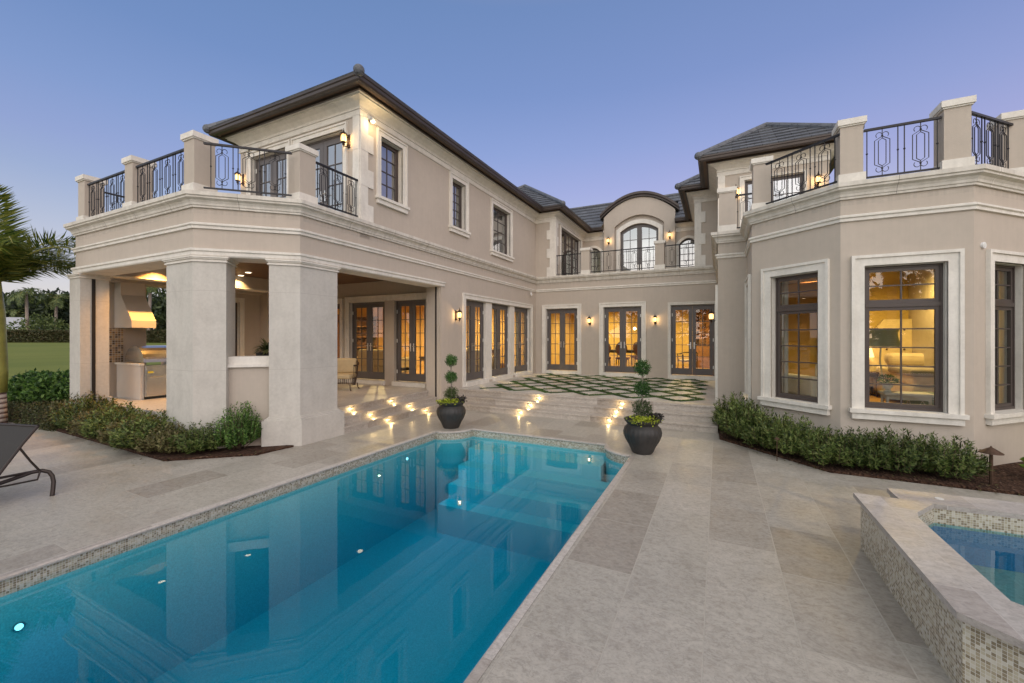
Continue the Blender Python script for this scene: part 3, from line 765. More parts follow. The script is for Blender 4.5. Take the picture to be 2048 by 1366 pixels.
poly_prism(bm, [offs(colA, 0.055)], 0.4303, 0.455); poly_prism(bm, [offs(colA, 0.025)], 0.4553, 0.475)
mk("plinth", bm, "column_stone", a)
b_ = column("column", colB); capital(b_, colB)
c_ = column("column", colC); capital(c_, colC)
bm = bmesh.new(); box(bm, -11.262, -11.25, 3.73, 3.785, ZT, 2.94); mk("screen_track", bm, "track_black", c_)
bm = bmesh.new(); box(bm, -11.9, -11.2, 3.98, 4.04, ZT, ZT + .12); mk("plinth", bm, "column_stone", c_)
# end pier of the wall with its screen slot
bm = bmesh.new(); box(bm, -6.62, XL - 0.252, 8.48, 8.945, ZT - .3, 3.03); box(bm, XL - 0.252, XL - .03, 8.475, 8.499, -0.1, 3.03); hp("opening_jamb", bm, "stucco_soft")
bm = bmesh.new(); box(bm, XL - 0.16, XL - 0.12, 8.462, 8.476, 0.02, 3.03); hp("screen_track", bm, "track_black")
bm = bmesh.new(); fbox(bm, Fr((-7.6, 3.2), (-5.8, 3.2)), 0, 0.001, 0, 0.001, 0, 0.001); bm.free()
# low wall with sill on the chamfer
FCh = Fr(P3, P1)
s0, s1 = 0.42, FCh.L - 0.40
bm = bmesh.new(); fbox(bm, FCh, s0, s1, -0.1, 1.29, -0.34, -0.10); hp("parapet_wall", bm, "stucco_soft")
bm = bmesh.new(); fbox(bm, FCh, s0 + .004, s1 - .004, 1.29, 1.335, -0.36, -0.05); fbox(bm, FCh, s0 + .004, s1 - .004, 1.335, 1.46, -0.33, -0.09); hp("parapet_sill", bm, "cast_stone")

# ---- string band and parapet cornice, one miter-cut run round the whole house
bm = bmesh.new(); sweep(bm, OUT, [(-0.01, 0.0), (0.03, 0.006), (0.03, 0.045), (0.052, 0.06), (0.052, 0.085), (0.02, 0.10), (-0.01, 0.10)], z=ZB); hp("string_course", bm, "cast_stone")
bm = bmesh.new(); sweep(bm, OUT, [(0, ZW + .0005), (0.0, ZC + 0.02), (-0.3, ZC + 0.02), (-0.3, ZW + .0005)]); hp("parapet_band", bm, "stucco_streaked")
CP = [(-0.02, 0.0), (0.03, 0.0), (0.03, 0.028), (0.045, 0.036), (0.05, 0.07), (0.07, 0.105), (0.105, 0.125), (0.115, 0.13), (0.115, 0.155), (0.135, 0.165), (0.135, 0.225), (-0.32, 0.235), (-0.32, 0.0)]
bm = bmesh.new(); sweep(bm, OUT, CP, z=ZC); hp("parapet_cornice", bm, "weathered_stone")
# balcony floors
bm = bmesh.new(); poly_prism(bm, [[(-11.2, 3.87), (-7.39, 3.87), (-6.49, 4.72), (-6.49, YU - 0.01), (-9.9, YU - 0.01), (-9.9, 8.6), (-11.2, 8.6)]], ZW, ZU0); hp("balcony_floor", bm, "terrace_travertine")
bm = bmesh.new(); box(bm, XQ - 0.6, -0.3, YR + 0.31, YB + 0.3, ZW, ZU0); hp("balcony_floor", bm, "terrace_travertine")
bm = bmesh.new(); poly_prism(bm, [[(0.31, 10.3), (0.86, 10.3), (0.86, 8.75), (1.75, 7.95), (2.9, 7.95), (3.7, 8.75), (3.7, 12.9), (0.31, 12.9)]], ZW, ZU0); hp("balcony_floor", bm, "terrace_travertine")

# ---- openings: surrounds, doors, windows
def surround(F, s0, s1, z0, z1, w=0.145, proud=0.045, sill=False, mat="cast_stone", name="surround"):
    """picture-frame moulding with a mitred look; sill = projecting bottom piece"""
    bm = bmesh.new()
    for o0, o1, d in ((0.0, w * 0.72, proud * 0.55), (w * 0.72, w, proud)):
        zb = z0 if sill else z0
        fbox(bm, F, s0 - o1, s0 - o0, zb, z1 + o0, -0.02, d); fbox(bm, F, s1 + o0, s1 + o1, zb, z1 + o0, -0.02, d)
        fbox(bm, F, s0 - o1, s1 + o1, z1 + o0, z1 + o1, -0.02, d)
    # inner reveal lining
    fbox(bm, F, s0 + 0.0005, s0 + 0.012, z0, z1, -0.16, -0.0205); fbox(bm, F, s1 - 0.012, s1 - 0.0005, z0, z1, -0.16, -0.0205)
    fbox(bm, F, s0 + 0.0125, s1 - 0.0125, z1 - 0.012, z1 - 0.0005, -0.16, -0.0205)
    if sill:
        fbox(bm, F, s0 - w - 0.03, s1 + w + 0.03, z0 - 0.055, z0 + 0.002, -0.1, proud + 0.045)
        fbox(bm, F, s0 - w, s1 + w, z0 - 0.145, z0 - 0.056, -0.02, proud + 0.012)
    return mk(name, bm, mat, H)
def leaf(F, s0, s1, z0, z1, d, cols, rows, stile, top, bot, mat, glass, parent, name="leaf", mw=0.018, thick=0.04):
    bm = bmesh.new()
    fbox(bm, F, s0, s0 + stile, z0, z1, d - thick, d); fbox(bm, F, s1 - stile, s1, z0, z1, d - thick, d)
    fbox(bm, F, s0 + stile, s1 - stile, z1 - top, z1, d - thick + .001, d - .001); fbox(bm, F, s0 + stile, s1 - stile, z0, z0 + bot, d - thick + .001, d - .001)
    a, b, c, e = s0 + stile, s1 - stile, z0 + bot, z1 - top
    for i in range(1, cols):
        m = a + (b - a) * i / cols; fbox(bm, F, m - mw / 2, m + mw / 2, c, e, d - thick * .75, d - 0.008)
    for j in range(1, rows):
        m = c + (e - c) * j / rows; fbox(bm, F, a, b, m - mw / 2, m + mw / 2, d - thick * .8, d - 0.005)
    o = mk(name, bm, mat, parent)
    return o, (a, b, c, e)
def pane(F, q, d, parent, mat="glass"):
    bm = bmesh.new(); a, b, c, e = q
    bm.faces.new([bm.verts.new(F.pt(a, c, d)), bm.verts.new(F.pt(b, c, d)), bm.verts.new(F.pt(b, e, d)), bm.verts.new(F.pt(a, e, d))])
    return mk("glass", bm, mat, parent)
def french_door(F, s0, s1, z0, z1, glass="glass", mat="door_paint", rows=5, fr=0.045, sill=True, d=-0.10, stile=0.105, hinges=True):
    bm = bmesh.new()
    fbox(bm, F, s0 + .013, s0 + fr, z0, z1 - .013, d - 0.06, d + 0.012); fbox(bm, F, s1 - fr, s1 - .013, z0, z1 - .013, d - 0.06, d + 0.012)
    fbox(bm, F, s0 + fr, s1 - fr, z1 - fr, z1 - .013, d - 0.06, d + 0.011)
    dr = mk("french_door", bm, mat, H)
    mid = (s0 + s1) / 2
    for i, (a, b) in enumerate(((s0 + fr + .002, mid - .003), (mid + .003, s1 - fr - .002))):
        o, q = leaf(F, a, b, z0 + 0.012, z1 - fr - .003, d, 2, rows, stile, 0.12, 0.21, mat, glass, dr, "door_leaf")
        pane(F, q, d - 0.02, dr, glass)
        hs = (b - stile * 0.5) if i == 0 else (a + stile * 0.5); zm = z0 + (z1 - z0) * 0.42
        bm = bmesh.new(); fbox(bm, F, hs - .016, hs + .016, zm - .11, zm + .11, d + .0005, d + 0.008)
        tube(bm, [F.pt(hs, zm + .03, d + .008), F.pt(hs, zm + .03, d + .05), F.pt(hs + (-.09 if i == 0 else .09), zm + .03, d + .05)], 0.009, 6)
        mk("handle", bm, "brass_nickel", dr)
    if hinges:
        for s_ in (s0 + fr, s1 - fr):
            bm = bmesh.new()
            for zz in (0.12, 0.5, 0.86): fbox(bm, F, s_ - .014, s_ + .014, z0 + (z1 - z0) * zz - .05, z0 + (z1 - z0) * zz + .05, d + .0125, d + .022)
            mk("hinge", bm, "white_paint", dr)
    if sill:
        bm = bmesh.new(); fbox(bm, F, s0 - .02, s1 + .02, ZT + .001, z0 - .002, -0.2, 0.075); mk("threshold", bm, "cast_stone", H)
    return dr
def window(F, s0, s1, z0, z1, rows=4, cols=2, transom=None, glass="glass", d=-0.10, mat="window_bronze", fr=0.04, stile=0.045):
    bm = bmesh.new()
    fbox(bm, F, s0 + .013, s0 + fr, z0 + .003, z1 - .013, d - 0.06, d + 0.012); fbox(bm, F, s1 - fr, s1 - .013, z0 + .003, z1 - .013, d - 0.06, d + 0.012)
    fbox(bm, F, s0 + fr, s1 - fr, z1 - fr, z1 - .013, d - 0.06, d + 0.011); fbox(bm, F, s0 + fr, s1 - fr, z0 + .003, z0 + fr, d - 0.06, d + 0.011)
    if transom: fbox(bm, F, s0 + fr, s1 - fr, transom - 0.03, transom + 0.03, d - 0.06, d + 0.018)
    w = mk("window", bm, mat, H)
    parts = [(z0 + fr + .002, (transom - .032) if transom else z1 - fr - .002, rows)]
    if transom: parts.append((transom + .032, z1 - fr - .002, 2))
    for a, b, r in parts:
        o, q = leaf(F, s0 + fr + .002, s1 - fr - .002, a, b, d, cols, r, stile, stile, stile, mat, glass, w, "sash")
        pane(F, q, d - 0.02, w, glass)
    return w
ZD0 = 0.535
# left wing: one wide surround, three pairs, stone mullions
surround(FLl, 9.61, 13.98, ZT + .001, 2.82, 0.15)
for a, b in ((9.61, 10.785), (11.15, 12.38), (12.735, 13.98)):
    french_door(FLl, a, b, ZD0, 2.82, d=-0.12)
for a, b in ((10.787, 11.148), (12.382, 12.733)):
    bm = bmesh.new(); fbox(bm, FLl, a, b, ZT + .001, 2.808, -0.15, -0.03); hp("mullion_pier", bm, "cast_stone")
for a, b in D:
    surround(FR, sx(a), sx(b), ZT + .001, 2.82, 0.15 if b < -1 else 0.083); french_door(FR, sx(a), sx(b), ZD0, 2.82)
surround(FLR, sx(-9.83), sx(-6.99), ZT + .001, 2.80, 0.16)
for a, b in LD[:2]: french_door(FLR, sx(a), sx(b), ZD0, 2.80)
bm = bmesh.new(); fbox(bm, FLR, sx(-8.458), sx(-8.122), ZT + .001, 2.788, -0.15, -0.02); hp("mullion_pier", bm, "cast_stone")
surround(FLR, sx(-11.3), sx(-10.22), ZT + .001, 2.80, 0.13); french_door(FLR, sx(-11.3), sx(-10.22), ZD0, 2.80)
bm = bmesh.new(); box(bm, -0.05, -0.001, 10.02, 10.20, ZT + .001, 2.90); box(bm, -0.05, -0.001, 12.4, 12.58, ZT + .001, 2.90); hp("surround", bm, "cast_stone")
# bay and narrow window
surround(FA, WA[0], WA[1], 0.745, 2.80, 0.155, 0.05, sill=True); window(FA, WA[0], WA[1], 0.745, 2.80, 5, 2, 2.235)
surround(FB, WB[0], WB[1], 0.745, 2.80, 0.15, 0.05, sill=True); window(FB, WB[0], WB[1], 0.745, 2.80, 5, 2, 2.235)
surround(FC, WC[0], WC[1], 0.745, 2.80, 0.15, 0.05, sill=True); window(FC, WC[0], WC[1], 0.745, 2.80, 5, 2, 2.235)
surround(FN, 0.28, 1.1, 0.62, 2.80, 0.13, 0.05, sill=True); window(FN, 0.28, 1.1, 0.62, 2.80, 5, 2, 2.235)

# ---- upper floor
FU = Fr((-20, YU), (0, YU)); FQ = Fr((-20, YQ), (0, YQ)); FQx = Fr((XQ, YQ), (XQ, YB)); FUB = Fr((-20, YB), (5, YB))
ZU1 = 6.40
UD = [(-9.56, -8.30), (-8.02, -6.62)]
bm = bmesh.new(); wallmesh(bm, FU, sx(XU0), sx(XL), ZW, ZU1, [(sx(a), sx(b), ZU0 + .02, 5.87) for a, b in UD]); hp("upper_wall", bm, "stucco")
UW = [(6.42, 7.08, 4.63, 5.88), (8.97, 9.60, 4.64, 5.90), (11.14, 12.33, 4.42, 5.86)]
bm = bmesh.new(); wallmesh(bm, FLl, YU + 0.25, YQ + .25, ZC + .2, ZU1, UW); hp("upper_wall", bm, "stucco")
bm = bmesh.new(); wallmesh(bm, Fr((XU0, 18), (XU0, YU + .25)), 0, 18 - YU - .25, ZW, ZU1, []); hp("upper_wall", bm, "stucco")
bm = bmesh.new(); wallmesh(bm, FQ, sx(XL), sx(XQ), ZC + .2, ZU1, []); hp("upper_wall", bm, "stucco")
bm = bmesh.new(); wallmesh(bm, FQx, 0.25, YB - YQ, ZU0 - .05, ZU1, [(15.14 - YQ, 17.67 - YQ, ZU0 + .1, 6.0)]); hp("upper_wall", bm, "stucco")
for a, b in UD:
    surround(FU, sx(a), sx(b), ZU0 + .02, 5.87, 0.12); french_door(FU, sx(a), sx(b), ZU0 + .03, 5.87, glass="upper_glass", rows=4, sill=False)
for i, (a, b, c, e) in enumerate(UW):
    surround(FLl, a, b, c, e, 0.13 if i else 0.12, 0.045, sill=True); window(FLl, a, b, c, e, 5 if i == 1 else 4, 2, glass="upper_glass", d=-0.12)
surround(FQx, 15.14 - YQ, 17.67 - YQ, ZU0 + .1, 6.0, 0.12)
for a, b in ((15.14, 15.97), (15.99, 16.82), (16.84, 17.67)): window(FQx, a - YQ, b - YQ, ZU0 + .1, 6.0, 5, 2, glass="upper_glass")
# quoins
def quoins(F, s, sgn, z0, z1, w0=0.13, w1=0.24, h=0.345, d=0.022, flip=0):
    bm = bmesh.new(); z = z0; i = flip
    while z < z1 - 0.05:
        zt = min(z + h, z1); w = w1 if i % 2 == 0 else w0
        fbox(bm, F, min(s, s + sgn * w), max(s, s + sgn * w), z + .0008, zt - .0008, -0.02, d + (0.004 if i % 2 == 0 else 0)); z = zt; i += 1
    return bm
hp("quoin", quoins(FU, sx(XL), -1, ZC + .24, 6.12, 0.17, 0.17), "cast_stone")
hp("quoin", quoins(FLl, YU, 1, ZC + .24, 6.12, 0.19, 0.33), "cast_stone")
hp("quoin", quoins(FQ, sx(XQ), -1, ZC + .24, 6.12, 0.21, 0.33), "cast_stone")
hp("quoin", quoins(FQx, 0, 1, ZU0, 6.12, 0.18, 0.28), "cast_stone")
# right hand upper wings
bm = bmesh.new(); wallmesh(bm, FQ, sx(-0.67), sx(0.25), ZC + .2, ZU1, []); wallmesh(bm, Fr((-0.67, 19), (-0.67, YQ + .25)), 0, 19 - YQ - .25, ZU0, ZU1, []); hp("upper_wall", bm, "stucco")
hp("quoin", quoins(FQ, sx(-0.67), 1, ZC + .24, 6.12, 0.20, 0.32), "cast_stone")
FW = Fr((0, 12.4), (6, 12.4))
UW2 = [(0.62, 1.02, ZU0 + .02, 5.86), (1.19, 1.92, ZU0 + .02, 5.86)]
bm = bmesh.new(); wallmesh(bm, FW, 0, 2.41, ZU0 - .05, ZU1, UW2); wallmesh(bm, Fr((0, YQ - .002), (0, 12.65)), 0, YQ - 12.652, ZU0, ZU1, []); wallmesh(bm, Fr((2.41, 12.65), (2.41, 16)), 0, 2.4, ZU0, ZU1, []); hp("upper_wall", bm, "stucco")
hp("quoin", quoins(FW, 0, 1, ZU0, 6.12, 0.17, 0.17), "cast_stone")
surround(FW, 0.62, 1.02, ZU0 + .02, 5.86, 0.11); window(FW, 0.62, 1.02, ZU0 + .02, 5.86, 5, 1, glass="upper_glass")
surround(FW, 1.19, 1.92, ZU0 + .02, 5.86, 0.045); window(FW, 1.19, 1.92, ZU0 + .02, 5.86, 5, 2, glass="upper_glass")
# rear upper wall with arches and the eyebrow dormer
def arc(sa, sb, zspring, rise, n=14):
    return [(sa + (sb - sa) * i / n, zspring + rise * (1 - (2 * i / n - 1) ** 2)) for i in range(n + 1)]
UB = FUB
def ub(x): return x + 20
def arch_loop(sa, sb, z0, zs, rise): return [(sa, z0), (sb, z0)] + arc(sa, sb, zs, rise)[::-1]
AL = (ub(-5.28), ub(-4.62)); AD = (ub(-3.77), ub(-2.21)); AR = (ub(-1.42), ub(-0.72))
DL, DRr = ub(-4.46), ub(-1.55)
bm = bmesh.new()
poly_prism(bm, [[(ub(XQ), ZU0 - .05), (DL - .001, ZU0 - .05), (DL - .001, ZU1), (ub(XQ), ZU1)], arch_loop(AL[0], AL[1], ZU0 + .03, 5.50, 0.22)], 0, 0, UB, -0.25, 0.0); hp("upper_wall", bm, "stucco"); bm = bmesh.new()
poly_prism(bm, [[(DRr + .001, ZU0 - .05), (ub(-0.6), ZU0 - .05), (ub(-0.6), ZU1), (DRr + .001, ZU1)], arch_loop(AR[0], AR[1], ZU0 + .5, 5.52, 0.24)], 0, 0, UB, -0.25, 0.0)
hp("upper_wall", bm, "stucco")
dorm_top = arc(DL, DRr, 6.96, 0.70, 24)
bm = bmesh.new()
rec = arch_loop(ub(-4.0), ub(-1.98), ZU0 - .049, 6.62, 0.42)
poly_prism(bm, [[(DL, ZU0 - .05), (ub(-4.0), ZU0 - .05)] + arc(ub(-4.0), ub(-1.98), 6.50, 0.42, 20) + [(ub(-1.98), ZU0 - .05), (DRr, ZU0 - .05)] + dorm_top[::-1]], 0, 0, UB, -0.10, 0.14)
poly_prism(bm, [arch_loop(ub(-4.0), ub(-1.98), ZU0 - .05, 6.50, 0.42), arch_loop(AD[0], AD[1], ZU0 + .03, 6.28, 0.30)], 0, 0, UB, -0.30, 0.0)
dm = hp("dormer_wall", bm, "stucco_soft")
def arch_surround(sa, sb, z0, zs, rise, w, dd=0.04):
    bm = bmesh.new(); inner = [(sa, z0)] + arc(sa, sb, zs, rise, 18) + [(sb, z0)]; outer = [(sa - w, z0)] + arc(sa - w, sb + w, zs + w * .55, rise + w * .45, 18) + [(sb + w, z0)]
    n = len(inner)
    I0 = [bm.verts.new(UB.pt(*p, -0.02)) for p in inner]; I1 = [bm.verts.new(UB.pt(*p, dd)) for p in inner]
    O0 = [bm.verts.new(UB.pt(*p, -0.02)) for p in outer]; O1 = [bm.verts.new(UB.pt(*p, dd)) for p in outer]
    for i in range(n - 1):
        bm.faces.new([I1[i], I1[i + 1], O1[i + 1], O1[i]]); bm.faces.new([I0[i], I0[i + 1], I1[i + 1], I1[i]]); bm.faces.new([O0[i], O1[i], O1[i + 1], O0[i + 1]])
    return hp("surround", bm, "cast_stone")
arch_surround(AL[0], AL[1], ZU0 + .03, 5.50, 0.22, 0.10); arch_surround(AD[0], AD[1], ZU0 + .03, 6.28, 0.30, 0.17, 0.05); arch_surround(AR[0], AR[1], ZU0 + .5, 5.52, 0.24, 0.10)
def arch_unit(sa, sb, z0, zs, rise, leaves, rows, mat, glass, name):
    bm = bmesh.new(); d0, d1 = -0.14, -0.09
    full = arch_loop(sa + .003, sb - .003, z0, zs, rise)
    holes = []; w = (sb - sa) / leaves; st = 0.10 if leaves == 2 else 0.05
    def top(s): 
        t = (s - sa) / (sb - sa); return zs + rise * (1 - (2 * t - 1) ** 2)
    for i in range(leaves):
        a, b = sa + i * w + st, sa + (i + 1) * w - st
        pts = [(a, z0 + (0.2 if leaves == 2 else .06)), (b, z0 + (0.2 if leaves == 2 else .06))]
        m = 8
        pts += [(b + (a - b) * j / m, top(b + (a - b) * j / m) - (0.13 if leaves == 2 else .06)) for j in range(m + 1)]
        holes.append(pts)
    poly_prism(bm, [full] + holes, 0, 0, UB, d0, d1)
    r_ = mk(name, bm, mat, H)
    bm = bmesh.new()
    for hpts in holes:
        a, b = hpts[0][0], hpts[1][0]; zb = hpts[0][1]; m = (a + b) / 2; tp = top(m) - .1
        fbox(bm, UB, m - .01, m + .01, zb, tp, d0 + .01, d1 - .008)
        lo = min(top(a), top(b)) - .13
        for j in range(1, rows): 
            z = zb + (tp - zb) * j / rows
            if z < lo: fbox(bm, UB, a, b, z - .01, z + .01, d0 + .008, d1 - .005)
    mk("muntin", bm, mat, r_)
    for hpts in holes:
        bm = bmesh.new(); bm.faces.new([bm.verts.new(UB.pt(p[0], p[1], -0.12)) for p in hpts]); mk("glass", bm, glass, r_)
    return r_
arch_unit(AL[0], AL[1], ZU0 + .03, 5.50, 0.22, 1, 5, "window_bronze", "glass", "window")
ad = arch_unit(AD[0], AD[1], ZU0 + .03, 6.28, 0.30, 2, 5, "door_paint", "upper_glass", "french_door")
for s_ in (-.05, .05):
    bm = bmesh.new(); c = (AD[0] + AD[1]) / 2 + s_; fbox(bm, UB, c - .015, c + .015, 4.55, 4.85, -.0895, -.06); mk("handle", bm, "brass_nickel", ad)
arch_unit(AR[0], AR[1], ZU0 + .5, 5.52, 0.24, 1, 5, "window_bronze", "upper_glass", "window")
# eyebrow roof of the dormer
bm = bmesh.new()
for (ins, zo, da, db) in ((0.0, 0.0, -2.2, 0.22), (0.05, 0.09, -2.2, 0.30)):
    A = arc(DL - .14, DRr + .14, 6.90 + zo, 0.765, 24); 
    lo = [(s_, z) for s_, z in A]; hi = [(s_, z + 0.10) for s_, z in A]
    poly_prism(bm, [lo + hi[::-1]], 0, 0, UB, da, db)
hp("dormer_roof", bm, "gutter_bronze")

# ---- eaves cornice, soffit, gutter and roofs
CR = [(-0.02, 0.0), (0.035, 0.0), (0.035, 0.03), (0.015, 0.045), (0.03, 0.07), (0.095, 0.125), (0.165, 0.155), (0.19, 0.16), (0.19, 0.185), (0.235, 0.20), (0.235, 0.233), (-0.02, 0.233)]
FZ = [(-0.02, -0.12), (0.02, -0.12), (0.03, -0.10), (0.02, -0.09), (0.02, -0.005), (-0.02, -0.005)]
runs = {
    "A": [(XU0, 18.0), (XU0, YU), (XL, YU), (XL, YQ), (XQ, YQ), (XQ, YB), (DL - 20 - .002, YB)],
    "B": [(DRr - 20 + .002, YB), (-0.67, YB)],
    "C": [(-0.67, 18.1), (-0.67, YQ), (-0.002, YQ), (-0.002, 12.4), (2.41, 12.4), (2.41, 15.2)],
}
for k_, path in runs.items():
    bm = bmesh.new(); sweep(bm, path, CR, z=6.165); sweep(bm, path, FZ, z=6.165); hp("eaves_cornice", bm, "cast_stone")
    bm = bmesh.new(); sweep(bm, path, [(0.10, 6.402), (OV - .02, 6.402), (OV - .02, 6.425), (-0.1, 6.425)]); hp("soffit", bm, "soffit_paint"); bm = bmesh.new(); sweep(bm, path, [(0.237, 6.35), (0.275, 6.35), (0.275, 6.4015), (0.237, 6.4015)]); hp("fascia_strip", bm, "gutter_bronze")
    bm = bmesh.new(); sweep(bm, path, [(OV - 0.10, 6.385), (OV - 0.02, 6.37), (OV, 6.40), (OV + .005, 6.45), (OV + .025, 6.465), (OV + .025, 6.50), (OV - .1, 6.50)]); hp("gutter", bm, "gutter_bronze")
PITCH = 0.71
def roof_face(bm, A, B_, C_, D_):
    """eave A->B, top D<-C ; laid as overlapping courses"""
    A, B_, C_, D_ = [Vector(p) for p in (A, B_, C_, D_)]
    n = max(2, int((D_ - A).length / 0.36)); nrm = (B_ - A).cross(D_ - A).normalized()
    if nrm.z < 0: nrm = -nrm
    for i in range(n):
        t0, t1 = i / n, (i + 1) / n
        a, b = A.lerp(D_, t0), B_.lerp(C_, t0); c, d = B_.lerp(C_, t1), A.lerp(D_, t1)
        up = nrm * 0.042
        v = [bm.verts.new(p) for p in (a, b, b + up, a + up)]; bm.faces.new(v)
        w = [bm.verts.new(p) for p in (c + nrm * .006, d + nrm * .006)]; bm.faces.new([v[3], v[2], w[0], w[1]])
def hip_roof(x0, x1, y0, y1, z=6.49, caps=True, sides="FLRB"):
    """hipped roof over an eaves rectangle"""
    W, L = x1 - x0, y1 - y0; bm = bmesh.new(); r = min(W, L) / 2; zt = z + PITCH * r
    if W <= L: R0, R1 = Vector(((x0 + x1) / 2, y0 + r, zt)), Vector(((x0 + x1) / 2, y1 - r, zt))
    else: R0, R1 = Vector((x0 + r, (y0 + y1) / 2, zt)), Vector((x1 - r, (y0 + y1) / 2, zt))
    a, b, c, d = Vector((x0, y0, z)), Vector((x1, y0, z)), Vector((x1, y1, z)), Vector((x0, y1, z))
    if W <= L: T = {"F": (a, b, R0, R0), "R": (b, c, R1, R0), "B": (c, d, R1, R1), "L": (d, a, R0, R1)}
    else: T = {"F": (a, b, R1, R0), "R": (b, c, R1, R1), "B": (c, d, R0, R1), "L": (d, a, R0, R0)}
    for k_ in sides: roof_face(bm, *T[k_])
    o = hp("roof", bm, "slate", fixn=False)
    bm = bmesh.new(); e = Vector((0, 0, 0.03))
    segs = [(a, R0), (R0, R1)] + ([(b, R0), (c, R1), (d, R1)] if W <= L else [(b, R1), (c, R1), (d, R0)])
    for p, q in segs:
        if (q - p).length > .05: tube(bm, [p + e, q + e], 0.085, 10)
    for p in (a, b): ball(bm, p + e, 0.10, 12, 8)
    mk("ridge_cap", bm, "slate", o)
    return o
G = OV + 0.01
hip_roof(XU0 - G, XL + G, YU - G, 20.5)
hip_roof(XU0 - G, XQ + G, YQ - G, 24.0, z=6.488)
ya_, zr_ = YB - G, 6.486 + PITCH * 2.3
bm = bmesh.new()
ym = 19.4; zm = 6.486 + PITCH * (ym - ya_)
dl, dr_ = DL - 20 - .02, DRr - 20 + .02
roof_face(bm, (-12, ya_, 6.486), (dl, ya_, 6.486), (dl, ya_ + 2.3, zr_), (-12, ya_ + 2.3, zr_))
roof_face(bm, (dr_, ya_, 6.486), (2.0, ya_, 6.486), (2.0, ya_ + 2.3, zr_), (dr_, ya_ + 2.3, zr_))
roof_face(bm, (dl, ym, zm), (dr_, ym, zm), (dr_, ya_ + 2.3, zr_), (dl, ya_ + 2.3, zr_))
roof_face(bm, (2.0, ya_ + 4.6, 6.486), (-12, ya_ + 4.6, 6.486), (-12, ya_ + 2.3, zr_), (2.0, ya_ + 2.3, zr_))
rrf = hp("roof", bm, "slate", fixn=False)
bm = bmesh.new(); tube(bm, [(-12, ya_ + 2.3, zr_ + .03), (2.0, ya_ + 2.3, zr_ + .03)], .085, 10); mk("ridge_cap", bm, "slate", rrf)
hip_roof(-0.67 - G, 2.2, YQ - G, 20.5, z=6.484)
hip_roof(0.0 - G, 2.41 + G, 12.4 - G, 12.4 - G + 3.34, z=6.492)

# ---- balustrade piers and iron railings
def pier(x0, y0, w=0.29, dpt=0.30, sxn=-1, syn=1, z0=4.018, z1=4.97):
    """(x0,y0) = outer corner; extends by w along sxn*x and dpt along syn*y"""
    xa, xb = sorted((x0, x0 + sxn * w)); ya, yb = sorted((y0, y0 + syn * dpt))
    bm = bmesh.new(); box(bm, xa, xb, ya, yb, z0 + .14, z1 - .085); p = mk("balustrade_pier", bm, "stucco_soft", H)
    bm = bmesh.new(); box(bm, xa - .025, xb + .025, ya - .025, yb + .025, z0, z0 + .15)
    mk("pier_base", bm, "cast_stone", p)
    bm = bmesh.new(); box(bm, xa - .035, xb + .035, ya - .035, yb + .035, z1 - .085, z1); box(bm, xa - .018, xb + .018, ya - .018, yb + .018, z1 - .105, z1 - .086); mk("pier_cap", bm, "cast_stone", p)
pier(-11.47, 3.60, sxn=1); pier(-9.25, 3.60); pier(-7.28, 3.59); pier(XL - .01, 4.60)
pier(-4.41, YR + .02, 0.30, 0.30, 1); pier(-1.88, YR + .02, 0.29, 0.30, 1)
pier(0.02, 10.02, 0.31, 0.3, 1); pier(0.57, 8.62, 0.27, 0.3, 1); pier(1.62, 7.66, 0.27, 0.3, 1); pier(3.02, 7.66, 0.27, 0.3, -1); pier(3.66, 8.45, 0.3, 0.3, 1)
def railing(p0, p1, n, z0=4.085, z1=4.80, over0=0.0, over1=0.0):
    F = Fr(p0, p1); L = F.L; bm = bmesh.new()
    fbox(bm, F, -over0, L + over1, z1 - 0.03, z1, -0.02, 0.02)
    rl = mk("railing", bm, "iron", H)
    bm = bmesh.new(); fbox(bm, F, -over0 + .0, L + over1, z0, z0 + 0.022, -0.015, 0.015); mk("bottom_rail", bm, "iron", rl)
    pitch = L / n
    zb, zt = z0 + .022, z1 - .03; h = zt - zb
    for i in range(n):
        c = (i + .5) * pitch
        mot = bmesh.new()
        for s_ in (c - pitch * .5 + .035, c + pitch * .5 - .035):
            bars = bmesh.new()
            fbox(bars, F, s_ - .0055, s_ + .0055, zb, zt, -.0055, .0055)
            ball(bars, F.pt(s_, zb + h * .5, 0), .014, 8, 6); mk("baluster", bars, "iron", rl)
        w = min(.085, pitch * .27)
        def T(pts, r=.006): tube(mot, [F.pt(c + a * w, zb + b * h, 0) for a, b in pts], r, 4)
        # centre stub bars, double elongated hexagon, scrolls
        T([(0, 0), (0, .2)], .006); T([(0, .80), (0, 1)], .006)
        T([(0, .14), (-.15, .17), (-1, .24), (-1, .76), (-.15, .83), (0, .86)]); T([(0, .14), (.15, .17), (1, .24), (1, .76), (.15, .83), (0, .86)])
        T([(0, .20), (-.5, .25), (-.5, .75), (0, .80), (.5, .75), (.5, .25), (0, .20)])
        for sg in (-1, 1):
            for (zf, zs) in ((0.14, -1), (0.86, 1)):
                pts = []
                for j in range(9):
                    t = j / 8; an = PI * 1.25 * t
                    pts.append((sg * (.42 - .42 * math.cos(an)) * 1.0, zf + zs * (.06 * math.sin(an)) * 1.0 + zs * .01))
                T(pts, .005)
            ball(mot, F.pt(c, zb + (.14 if sg < 0 else .86) * h, 0), .013, 8, 5)
        mk("scroll_panel", mot, "iron", rl)
    return rl
yy = 3.60
railing((-11.16, yy + .05), (-9.56, yy + .05), 4); railing((-9.23, yy + .05), (-7.58, yy + .05), 4)
railing((-7.11, 3.70), (-6.30, 4.46), 3, over0=.06, over1=.06)
railing((XL - .03, 4.92), (XL - .03, 5.84), 3)
railing((-11.45, 8.4), (-11.45, 3.95), 9)
yr = YR + .06
